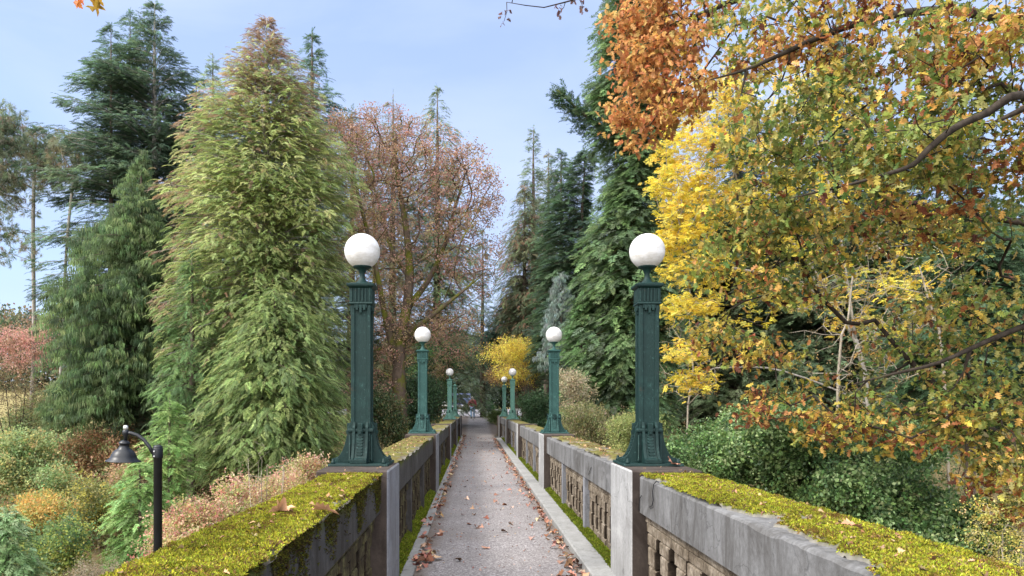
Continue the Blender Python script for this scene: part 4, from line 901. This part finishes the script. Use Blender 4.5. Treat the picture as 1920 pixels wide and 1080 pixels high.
broadleaf('oak_tree', 'large oak leaning in from the right with green, yellow and rust orange lobed leaves', oak_tr,
          [E(1165,48,40,34,11.6,.5,.6), E(1225,30,56,40,11.5,.5,.8), E(1190,112,48,26,11.4,.5,.6), E(1265,95,56,34,11.4,.6,.8), E(1215,168,52,24,11.5,.5,.6), E(1165,212,30,20,11.5,.4,.3), E(1235,228,44,24,11.4,.5,.5), E(1190,262,22,16,11.5,.3,.15), E(1290,180,50,40,11.2,.6,.6), E(1330,90,110,100,11,.9,1.5), E(1290,10,100,50,11.5,.9,1.0), E(1500,60,160,80,9.5,1,2.), E(1480,230,130,90,9.3,1,1.5), E(1680,120,160,110,9,1,2.8), E(1840,80,130,120,9,1,2.6), E(1880,260,90,100,9,1,1.6), E(1700,280,150,60,8.6,.8,2.),
           E(1420,400,90,60,10.5,.8,1.2), E(1600,420,150,80,10.5,1,1.8), E(1800,400,120,80,10,1,1.4), E(1370,480,80,60,10.8,.7,.9), E(1480,540,100,50,11,.9,.7), E(1420,660,80,40,11,.8,.6), E(1440,760,90,40,11,.8,.6), E(1570,740,110,40,11,.9,.5), E(1720,640,110,90,11,1,1.1), E(1850,600,110,90,10.5,1,1.7), E(1850,760,110,80,10,1,1.7), E(1700,800,100,50,10.3,.7,.9), E(1560,800,80,40,10.4,.6,.7), E(1890,880,70,90,9.5,.7,1.3), E(1480,300,60,40,10,.8,.5), E(1760,200,150,40,6.9,.25,.12), E(1600,330,90,26,6.8,.25,.06), E(1330,640,40,60,11.5,.5,.3)],
          2900, 'oak', .112, 10, .10, oak_col, M_barkdark, r0=.0036, rmax=.2, exp=.45, seg=.3, cat='oak tree', droop=.5, sag=-.04, hollow=.1, bare=.36, trad=[(.28,.05),(.055,.008),(.075,.012),(.09,.02),(.10,.02),(.05,.012),(.06,.012)])

# ------------------------------------------------------------------ hanging leaves at the top edge
def hanging(px, py, Y, pts, label, n, cols, size, sp=.05):
    p = [P(x, y, Y) for x, y in pts]; t = empty('hanging_twig', p[0], label, 'twig'); m = MB(); m.tube(p, list(np.linspace(.006, .002, len(p))), 5); m.build('stem', M_barkdark, t, loc=-Vector(p[0]))
    q = np.array(p)[-1][None]+rng.normal(size=(n, 3))*sp; d = rng.normal(size=(n, 3))*.6+[0, 0, -.5]; up = rng.normal(size=(n, 3))*.5+[0, -1., .2]
    v, f_, c_ = scatter('maple', q, d, up, size*rng.uniform(.7, 1.2, n), pal(n, cols)); np_mesh('leaves', v, f_, M_leaf, t, c_, loc=p[0])
hanging(0, 0, 3.5, [(60,-900), (110,-300), (150,-40), (176,0)], 'yellow green maple leaf hanging in from the top left edge', 3, [(.45,.36,.03), (.40,.24,.04)], .075, .018)
hanging(0, 0, 3.5, [(60,-900), (95,-300), (122,-40), (142,-4)], 'small orange leaves at the top left edge, beside the yellow green one', 3, [(.45,.16,.04)], .05, .012)
p_ = [P(x, y, 8.) for x, y in [(1180,-60), (1110,-10), (1060,4), (1020,14), (985,10), (950,4)]]
t = empty('hanging_twig', p_[0], 'bare dark twig with dead leaf clusters crossing the sky at the top centre', 'twig'); m = MB(); m.tube(p_, [.012,.010,.008,.006,.005,.003], 6)
for (a, b_) in (((1060,4),(1048,24)), ((1085,-4),(1092,22)), ((950,4),(945,40)), ((960,5),(958,-20))): m.tube([P(*a, 8.), P((a[0]+b_[0])/2+3, (a[1]+b_[1])/2, 8.), P(*b_, 8.)], [.005,.004,.003], 4)
m.build('stem', M_barkdark, t, loc=-Vector(p_[0])); q = np.array([P(x, y, 8.) for x, y in [(1048,20),(1046,12),(1092,18),(1094,8),(1075,0),(945,34),(948,22)] for _ in range(4)])+rng.normal(size=(28, 3))*.02
v, f_, c_ = scatter('oak', q, rng.normal(size=(28,3))+[0,0,-1.], rng.normal(size=(28,3)), np.full(28, .06), pal(28, [(.14,.07,.06), (.2,.1,.08)])); np_mesh('leaves', v, f_, M_leaf, t, c_, loc=p_[0])

# ------------------------------------------------------------------ shrubs
def shrub(name, label, px, py, Y, rx, ry, dY, kind, size, tips, per, spread, cols, wts=None, bark=None, cat='shrub', group=None, r0=.003, bare=.0, hollow=.45, mat=None, extra=(), stems=5, crown='foliage', gain=1., jit=.2, colf=None, bx=0.):
    cols = [tuple(x*gain for x in c_) for c_ in cols]
    c = P(px, py, Y); b = np.array([c[0]+bx, Y, gz(c[0]+bx, Y)-.05]); rxm = rx*Y/F
    tr = [[b, b*.6+c*.4+[0,0,-.1]]]
    for k_ in range(stems):
        a = k_*2.4+px; q = c+np.array([math.cos(a)*rxm*.55, math.sin(a)*dY*.5, ry*Y/F*rng.uniform(-.2, .4)]); b2 = b+np.array([math.cos(a)*.15, math.sin(a)*.15, 0]); tr.append([b2, b2*.55+q*.45+[0,0,.1], q])
    tr[0] = [b, c+[0, 0, .1]]
    el = [E(px, py, rx*.7, ry*.7, Y, dY*.8, 1.2)]
    for k_ in range(11):
        a = rng.uniform(0, 6.28); q = rng.uniform(.35, 1.05); el.append(E(px+math.cos(a)*rx*q, py+math.sin(a)*ry*q, rx*rng.uniform(.16, .45), ry*rng.uniform(.16, .5), Y+rng.uniform(-.6, .6)*dY, dY*.4, .45))
    return broadleaf(name, label, tr, el+[E(*e) for e in extra], tips, kind, size, per, spread, colf or cf(cols, wts, jit), bark or M_twig, r0=r0, rmax=.05, exp=.42, seg=.3, cat=cat, group=group, bare=bare, hollow=hollow, mat=mat, crown=crown, parts=('stem', 'stems'))
PINK = [(.50,.28,.21), (.54,.44,.21), (.38,.38,.13), (.44,.20,.15), (.58,.43,.30), (.24,.28,.10)]
for (px, py, Y, rx, ry, lab) in ((515, 965, 19, 125, 88, 'mass of pale pink and cream leaved shrub nearest the left parapet'), (400, 1000, 17, 95, 84, 'pink tinged shrub right behind the black street lamp pole'), (330, 1075, 15, 70, 70, 'pinkish shrub at the foot of the black street lamp'), (590, 925, 22, 60, 45, 'cream leaved shrub tucked against the near left pillar')):
    shrub('pink_shrub', lab, px, py, Y, rx, ry, 1.4, 'small', .17, 330, 12, .17, PINK, [4, 4, 3, 2, 3, 2], group='pink and cream shrubs')
# hemlock saplings
fir(318, 745, 22, [(745,2,2),(790,34,34),(850,56,52),(920,62,56),(1000,64,44),(1060,60,40)], 'fresh green hemlock sapling just behind the street lamp post', 130, cols=[(.12,.20,.055), (.09,.16,.045), (.16,.25,.07)], kind='hemlock', sp=.36, dens=3.6, rise=.15, curve=-.2, name='hemlock_sapling')
fir(262, 862, 19, [(862,2,2),(895,36,36),(950,56,60),(1040,66,66),(1090,66,66)], 'lower green hemlock sapling left of the street lamp post', 110, cols=[(.12,.21,.06), (.09,.17,.05), (.16,.26,.08)], kind='hemlock', sp=.32, dens=3.6, rise=.12, curve=-.2, name='hemlock_sapling')
fir(14, 960, 14, [(960,8,8),(1000,50,40),(1060,80,60),(1120,90,70)], 'light green feathery conifer in the bottom left corner', 110, cols=[(.13,.21,.09), (.10,.18,.07), (.17,.25,.12)], kind='hemlock', sp=.28, dens=4, rise=.2, curve=-.25, name='young_conifer')
fir(255, 690, 30, [(690,4,4),(730,30,30),(790,60,66),(830,40,40)], 'dark low boughs drooping under the weeping cypress', 60, cols=[(.03,.05,.03), (.04,.07,.035)], rise=-.1, curve=-.1, name='low_conifer')
shrub('autumn_shrub', 'salmon orange dry leaved shrub below the weeping cypress', 170, 855, 30, 85, 55, 1.8, 'dry', .34, 260, 9, .26, [(.44,.24,.15), (.34,.20,.12), (.42,.29,.17), (.24,.20,.10), (.20,.22,.09)], bark=M_bark, gain=1.35)
shrub('autumn_shrub', 'reddish brown shrub left of the black lamp shade', 265, 900, 27, 60, 50, 1.5, 'dry', .3, 180, 8, .24, [(.34,.22,.14), (.26,.21,.11), (.38,.26,.16), (.20,.22,.09)], bark=M_bark, gain=1.35)
shrub('autumn_shrub', 'salmon pink shrub spreading behind the black bell lamp', 270, 830, 31, 60, 34, 1.5, 'dry', .3, 150, 8, .24, [(.44,.22,.14), (.34,.17,.10), (.50,.32,.16)], bark=M_bark, gain=1.35)
shrub('green_shrub', 'pale green shrub at the left edge above the golden bush', 50, 880, 25, 80, 60, 1.6, 'small', .26, 300, 10, .22, [(.20,.26,.11), (.27,.30,.13), (.34,.30,.12), (.13,.19,.08)], gain=1.35)
shrub('golden_shrub', 'small golden orange bush at the left edge', 72, 965, 21, 42, 40, 1.2, 'small', .2, 150, 10, .16, [(.44,.28,.08), (.36,.24,.08), (.28,.28,.09), (.20,.24,.08)], gain=1.35)
shrub('green_shrub', 'dark leaved low shrub below the golden bush', 90, 1030, 18, 60, 40, 1.2, 'small', .19, 180, 10, .16, [(.07,.12,.05), (.12,.18,.06), (.26,.28,.07)], gain=1.35)
shrub('green_shrub', 'olive shrub in the middle of the ravine slope', 190, 945, 24, 52, 38, 1.4, 'small', .23, 180, 9, .2, [(.18,.20,.08), (.12,.16,.07), (.26,.25,.10), (.34,.30,.07)], gain=1.35)
shrub('green_shrub', 'ragged olive shrub left of the autumn shrubs', 90, 790, 34, 60, 45, 1.8, 'small', .32, 200, 8, .26, [(.15,.17,.07), (.22,.21,.10), (.10,.13,.06)], bark=M_bark, gain=1.35)
shrub('red_shrub', 'pinkish red leaved bush at the left edge beneath the pines', 40, 655, 44, 55, 42, 2.5, 'small', .30, 150, 7, .34, [(.58,.28,.25), (.50,.30,.24), (.62,.40,.33), (.34,.24,.15)], bark=M_bark)
shrub('twiggy_bush', 'dark tangled twiggy bush at the left edge under the red bush', 30, 745, 33, 60, 60, 1.8, 'dry', .2, 260, 2, .2, [(.16,.12,.07), (.22,.17,.08)], bark=M_barkdark, r0=.006)
shrub('wine_shrub', 'dark wine red leaved shrub above the pink shrubs', 432, 884, 24, 30, 12, .8, 'small', .12, 70, 9, .12, [(.26,.06,.05), (.20,.05,.04), (.3,.12,.06)])
shrub('bare_bush', 'pale leafless bush of arching stems rising out of the pink shrubs', 500, 880, 16, 62, 60, .8, 'dry', .1, 60, 0, .1, [(.3,.2,.1)], bark=M_twig, r0=.0035, hollow=.75)
shrub('dry_bush', 'grey brown dry bush at the bottom left beside the dirt track', 190, 1075, 16, 60, 24, .9, 'dry', .1, 220, 3, .12, [(.22,.18,.12), (.3,.25,.18), (.16,.14,.08)], bark=M_twig, gain=1.35)
# evergreen masses right of the bridge
LAU = [(.085,.155,.05), (.12,.20,.065), (.18,.27,.09), (.055,.105,.04), (.27,.36,.16)]
for (px, py, Y, rx, ry, dY, lab) in ((1350, 860, 13.5, 90, 60, 1.1, 'glossy green laurel right behind the near right lamp post'), (1500, 880, 12.5, 110, 90, 1.2, 'tall glossy laurel in the middle of the right hand hedge'), (1660, 930, 11.5, 110, 80, 1.1, 'dark glossy laurel below the drooping oak leaves'), (1800, 1010, 10.5, 90, 60, 1., 'low laurel nearest the right parapet at the right edge'), (1420, 790, 16, 100, 40, 1., 'light green laurel behind the middle of the right hedge'), (1640, 830, 14.5, 120, 60, 1., 'shaded laurel under the oak limbs')):
    shrub('laurel_bush', lab, px, py, Y, rx, ry, dY, 'laurel', .15, 420, 13, .11, LAU, [3, 3, 2, 3, 1], bark=M_barkdark, cat='laurel', group='laurel bushes right of the bridge', mat=M_gloss, hollow=.55)
shrub('dry_bush', 'tangle of tan stems and yellowish leaves at the bottom right corner', 1880, 1010, 9.5, 60, 70, .7, 'small', .09, 200, 3, .1, [(.45,.40,.10), (.30,.30,.08), (.5,.42,.2)], bark=M_twig, r0=.003, gain=1.35)
shrub('olive_bush', 'olive brown bush beside the right parapet before the second right lamp post', 1110, 800, 21, 62, 38, 1.1, 'small', .12, 320, 10, .16, [(.14,.15,.06), (.20,.19,.08), (.10,.12,.05), (.24,.20,.12)], bark=M_bark, gain=1.35)
shrub('olive_bush', 'leafy yellow green bush between the two right lamp posts', 1180, 810, 17.5, 46, 44, .9, 'small', .11, 260, 10, .14, [(.20,.24,.08), (.14,.17,.06), (.28,.29,.11)], bark=M_bark, gain=1.35)
shrub('dry_bush', 'straw coloured drooping brush below the great fir', 1082, 730, 25, 34, 34, .8, 'dry', .2, 130, 5, .16, [(.30,.27,.18), (.24,.21,.13)], bark=M_twig, gain=1.35)
shrub('rhododendron', 'dark green rhododendron right of the far right lamp posts', 1012, 772, 34, 36, 36, 1.4, 'laurel', .17, 330, 9, .2, [(.035,.075,.03), (.05,.10,.04), (.08,.14,.06)], mat=M_gloss, bark=M_bark)
shrub('yellow_bush', 'small golden yellow tree over the far end of the bridge', 958, 680, 41, 48, 36, 1.6, 'small', .19, 300, 7, .34, [(.82,.66,.10), (.86,.72,.14), (.66,.54,.12), (.60,.42,.16)], [3, 3, 2, 1], bark=M_bark, cat='tree', crown='crown', bx=1.6)
shrub('tan_bush', 'faded tan and orange tree under the small yellow tree', 948, 706, 43, 30, 22, 1.3, 'dry', .22, 260, 6, .26, [(.40,.26,.14), (.52,.33,.14), (.28,.19,.11), (.2,.14,.08)], bark=M_barkdark, cat='tree', crown='crown', r0=.008, bx=2.2)
shrub('dark_shrub', 'dark evergreen shrub left of the second left lamp post', 790, 760, 33, 36, 50, 1.6, 'laurel', .2, 320, 9, .24, [(.03,.06,.03), (.045,.09,.04), (.07,.12,.05)], mat=M_gloss, bark=M_bark)
shrub('dark_shrub', 'shaded evergreen shrub between maple trunk and near left lamp post', 715, 800, 30, 40, 50, 1.3, 'laurel', .18, 240, 9, .24, [(.04,.07,.03), (.06,.10,.04), (.14,.13,.06)], mat=M_gloss, bark=M_bark)
shrub('dark_shrub', 'dark rhododendron beside the far left lamp posts', 815, 690, 44, 34, 46, 2.2, 'laurel', .24, 420, 9, .32, [(.03,.06,.035), (.05,.09,.045), (.12,.20,.07)], mat=M_gloss, bark=M_bark)
shrub('low_shrub', 'low round green shrub on the lawn right of the walking person', 930, 781, 52, 16, 9, .9, 'small', .16, 170, 10, .14, [(.13,.19,.06), (.18,.22,.08), (.09,.14,.05)], cat='shrub')
shrub('hedge', 'dark clipped hedge behind the low round shrub', 914, 763, 66, 8, 6, .8, 'small', .18, 150, 10, .16, [(.05,.12,.05), (.08,.16,.06)], cat='hedge')

# ground cover and far woods
def cover(name, label, n, fx, fy, kind, size, cols, wts, zoff=.1, mask=None, mat=None):
    x, y = fx(n), fy(n); z = ground(x, y)+rng.random(n)*zoff; f = fbm(x*.35, y*.35, 91)
    if mask: kk = mask(x, y, f); x, y, z, f = x[kk], y[kk], z[kk], f[kk]
    n = len(x); d = rng.normal(size=(n, 3)); d[:, 2] = abs(d[:, 2])*.6; up = rng.normal(size=(n, 3))*.4+[0,0,1.]
    v, f_, c_ = scatter(kind, np.stack([x, y, z], 1), d, up, size*rng.uniform(.5, 1.4, n), pal(n, cols, wts, .22, (f*40).astype(int))); return tag(np_mesh(name, v, f_, mat or M_leaf, None, c_), label, 'undergrowth', kind='stuff')
cover('undergrowth', 'mixed low undergrowth covering the ravine slope on the left', 15000, lambda n: rng.uniform(-27, -1.7, n), lambda n: rng.uniform(10, 46, n), 'small', .33, [(.24,.28,.09), (.34,.33,.12), (.16,.21,.07), (.44,.36,.16), (.46,.27,.14), (.11,.16,.06)], [4, 3, 3, 2, 1, 2], 1.0,
      mask=lambda x, y, f: (f > .44) & (~((abs(x+15.5+(26-y)*.35) < 1.3) & (y < 30))))
cover('undergrowth', 'straggly green undergrowth below the trees right of the bridge', 9000, lambda n: rng.uniform(2.2, 26, n), lambda n: rng.uniform(8, 48, n), 'small', .3, [(.12,.16,.06), (.17,.18,.08), (.08,.11,.05), (.26,.20,.11)], None, .8)
cover('tall_weeds', 'tall tangled weeds and brambles on the ravine slope', 15000, lambda n: rng.uniform(-26, -3, n), lambda n: rng.uniform(13, 40, n), 'small', .28, [(.26,.30,.11), (.36,.34,.14), (.18,.23,.08), (.44,.36,.18), (.40,.26,.15), (.13,.18,.07)], None, 1.7,
      mask=lambda x, y, f: (f > .41) & (~((abs(x+15.5+(26-y)*.35) < 1.5) & (y < 30))) & (abs(x+9-(y-14)*.0) > 0))
cover('dry_grass', 'dry tan grass on the open ravine slope', 16000, lambda n: rng.uniform(-26, -2, n), lambda n: rng.uniform(10, 34, n), 'tuft', .13, [(.34,.26,.15), (.26,.19,.10), (.20,.20,.08)], None, .03)
cover('lawn_grass', 'short green grass beyond the end of the bridge', 9000, lambda n: rng.uniform(.9, 12, n), lambda n: rng.uniform(47, 62, n), 'tuft', .10, [(.12,.22,.05), (.16,.26,.06)], None, .02, mask=lambda x, y, f: x > 1.7-(y-50)*.06)
def far_wood(name, label, n, cols, ry, Y0, Y1, x0, x1, zmax, kind='small', size=1.1):
    x = rng.uniform(x0, x1, n); y = rng.uniform(Y0, Y1, n); g = ground(x, y); top = zmax*(.45+.75*fbm(x*.13, y*.05, 55, 4)*1.2); z = g+top*rng.random(n)**.8
    d = rng.normal(size=(n, 3)); up = rng.normal(size=(n, 3)); v, f_, c_ = scatter(kind, np.stack([x, y, z], 1), d, up, size*rng.uniform(.6, 1.3, n), pal(n, cols, None, .22, (fbm(x*.15, y*.15, 5)*30).astype(int)))
    return tag(np_mesh(name, v, f_, M_needle, None, c_), label, 'woodland', kind='stuff')
far_wood('distant_wood', 'far green wood seen below the pines on the left', 9000, [(.07,.10,.06), (.11,.13,.07), (.17,.17,.09), (.24,.17,.11)], 0, 74, 92, -62, -16, 8.5)
far_wood('distant_wood', 'dim dark wood closing the view behind the bridge end', 14000, [(.035,.06,.035), (.05,.085,.045), (.08,.10,.05)], 0, 98, 112, -22, 14, 11)
far_wood('distant_wood', 'dark wood behind the trees on the right', 26000, [(.03,.055,.03), (.05,.08,.04), (.08,.09,.045), (.14,.12,.06)], 0, 46, 60, 9, 50, 15)

# ------------------------------------------------------------------ walking person
def person():
    B = P(886, 0, 57.); z0 = float(np.interp(57, CY, CZ)); t = empty('person', (B[0], 57, z0), 'person in a maroon padded jacket and blue jeans walking away at the bridge end', 'person')
    def skin(name, verts, edges, rad, mat, sub=2, parent=t, root=0):
        me = bpy.data.meshes.new(name); me.from_pydata(verts, edges, []); o = link(bpy.data.objects.new(name, me), parent); s = o.modifiers.new('skin', 'SKIN'); o.modifiers.new('sub', 'SUBSURF').render_levels = sub; o.modifiers['sub'].levels = sub; s.use_smooth_shade = True
        for i, r in enumerate(rad): me.skin_vertices[0].data[i].radius = r if hasattr(r, '__len__') else (r, r)
        me.skin_vertices[0].data[root].use_root = True; me.materials.append(mat); return o
    SK = plain('skin', (.50,.30,.22), .6); JK = plain('maroon_jacket', (.30,.07,.09), .8, var=.4, sc=14); JN = plain('blue_jeans', (.30,.44,.62), .9); HR = plain('grey_hair', (.48,.44,.42), .9); SH = plain('dark_shoes', (.03,.03,.035), .6)
    v = [(0,0,.90),(0,0,1.08),(0,.01,1.28),(0,0,1.42),(0,.01,1.52),(0,.02,1.60), (-.10,.0,.86),(-.11,.04,.48),(-.10,-.02,.09), (.10,0,.86),(.12,.09,.48),(.12,.20,.10),
         (-.18,0,1.38),(-.26,-.02,1.12),(-.30,.04,.88),(.18,0,1.38),(.25,-.04,1.12),(.27,.02,.88),(-.30,.06,.80),(.27,.05,.80)]
    e = [(0,1),(1,2),(2,3),(3,4),(4,5),(0,6),(6,7),(7,8),(0,9),(9,10),(10,11),(3,12),(12,13),(13,14),(14,18),(3,15),(15,16),(16,17),(17,19)]
    r = [(.15,.11),(.13,.10),(.15,.11),(.10,.08),.055,.08,.09,.06,.045,.09,.06,.045,.06,.048,.035,.06,.048,.035,.04,.04]
    skin('body', v, e, r, SK)
    h = MB(); h.lathe([(max(.003, .108*math.cos(a)), .13*math.sin(a)) for a in np.linspace(-1.2, math.pi/2, 12)], 18); o = h.build('hair', HR, t); o.location = (0, .01, 1.60)
    v = [(0,0,.80),(0,0,.98),(0,.01,1.25),(0,0,1.40),(0,.01,1.48),(-.19,0,1.37),(-.27,-.02,1.12),(-.31,.04,.90),(.19,0,1.37),(.26,-.04,1.12),(.28,.02,.90)]
    skin('jacket', v, [(0,1),(1,2),(2,3),(3,4),(3,5),(5,6),(6,7),(3,8),(8,9),(9,10)], [(.20,.15),(.18,.14),(.20,.15),(.14,.11),(.09,.09),.085,.068,.055,.085,.068,.055], JK, root=2)
    v = [(0,0,.90),(-.10,0,.84),(-.11,.04,.48),(-.10,-.02,.10),(.10,0,.84),(.12,.09,.48),(.12,.20,.11)]
    skin('jeans', v, [(0,1),(1,2),(2,3),(0,4),(4,5),(5,6)], [(.17,.13),.105,.082,.068,.105,.082,.068], JN)
    for x, y, z in ((-.10,-.02,.045), (.12,.20,.06)):
        skin('shoe', [(x, y-.04, z), (x, y+.06, z-.005), (x, y+.17, z-.015)], [(0,1),(1,2)], [(.05,.045),(.05,.04),(.045,.03)], SH)
person()

# ------------------------------------------------------------------ parked vehicles far beyond
GLASS = plain('dark_glass', (.03,.04,.06), .1, .8); TYRE = plain('tyre_rubber', (.02,.02,.02), .8); RIM = plain('wheel_rim', (.4,.4,.4), .4, .5, .7); REDL = plain('red_lens', (.4,.02,.02), .3); BUMP = plain('pale_bumper', (.62,.62,.64), .4); DARK = plain('under_body', (.015,.015,.018), .7)
def vehicle(name, x, y, rz, label, cat, L, W, roof, prof, glassprof, c):
    z0 = float(np.interp(y, CY, CZ))+.02; t = empty(name, (x, y, z0), label, cat, None, rz); M = plain(name+'_paint', c, .35, .6, .1, .06)
    m = MB(); m.prism(prof, 'x', -W/2, W/2); m.build('body', M, t, bevel=.05, seg=2)
    m = MB(); m.prism(glassprof, 'x', -W/2-.004, W/2+.004); m.build('side_window', GLASS, t)
    ym = prof[0][0]; zb = roof
    m = MB(); m.box(-W/2+.14, W/2-.14, glassprof[0][0]-.30, glassprof[0][0]-.24, zb-.62, zb-.14); m.build('rear_window', GLASS, t)
    m = MB(); m.box(-W/2+.03, W/2-.03, -L/2-.10, -L/2+.05, .38, .62); m.build('bumper', BUMP, t, bevel=.03)
    for s in (-1, 1):
        m = MB(); m.box(s*(W/2-.11)-.08, s*(W/2-.11)+.08, -L/2-.035, -L/2+.1, .78, 1.05); m.build('tail_light', REDL, t, bevel=.01)
        for yy in (-L*.31, L*.31):
            m = MB(); m.lathe([(.20,-.11),(.31,-.11),(.34,-.08),(.34,.08),(.31,.11),(.20,.11)], 24); o = m.build('wheel', TYRE, t); o.location = (s*(W/2-.09), yy, .34); o.rotation_euler = (0, R(90), 0)
            m = MB(); m.lathe([(.05,-.10),(.21,-.09),(.21,.09),(.05,.10)], 18); m.build('rim', RIM, o)
vehicle('parked_van', -1.55, 74, R(8), 'blue vehicle with white bumper parked beyond the walking person', 'van', 4.6, 1.85, 1.75, [(-2.3,.4),(2.3,.4),(2.32,.85),(1.6,1.0),(1.1,1.7),(-2.0,1.75),(-2.25,1.2)], [(-1.9,1.08),(1.2,1.05),(.95,1.55),(-1.85,1.6)], (.09,.12,.25))
vehicle('parked_car', 3.2, 118, R(12), 'white car parked far behind the low round shrub', 'car', 4.4, 1.8, 1.4, [(-2.2,.35),(2.2,.35),(2.2,.75),(1.3,.9),(.6,1.38),(-1.1,1.4),(-1.9,.95),(-2.2,.9)], [(-1.5,.95),(.95,.93),(.5,1.3),(-1.0,1.32)], (.75,.75,.77))
vehicle('parked_car', -4.2, 100, R(10), 'white car partly hidden behind the far left lamp posts', 'car', 4.4, 1.8, 1.4, [(-2.2,.35),(2.2,.35),(2.2,.75),(1.3,.9),(.6,1.38),(-1.1,1.4),(-1.9,.95),(-2.2,.9)], [(-1.5,.95),(.95,.93),(.5,1.3),(-1.0,1.32)], (.78,.78,.8))
def small_sign(px, py, Y, wpx, hpx, label):
    c = P(px, py, Y); g = float(np.interp(Y, CY, CZ)) if abs(c[0]-1) < 4 else gz(c[0], Y); t = empty('info_board', (c[0], Y, g), label, 'sign'); w_, h_ = wpx*Y/F/2, hpx*Y/F/2
    m = MB(); m.box(-w_, w_, -.02, .02, c[2]-g-h_, c[2]-g+h_); m.build('panel', BUMP, t, bevel=.004)
    for s in (-1, 1): m = MB(); m.box(s*w_*.7-.03, s*w_*.7+.03, .022, .08, -.1, c[2]-g+h_*.6); m.build('post', M_steel, t)
small_sign(972, 768, 44, 11, 4, 'low white panel on posts beside the far right lamp post')
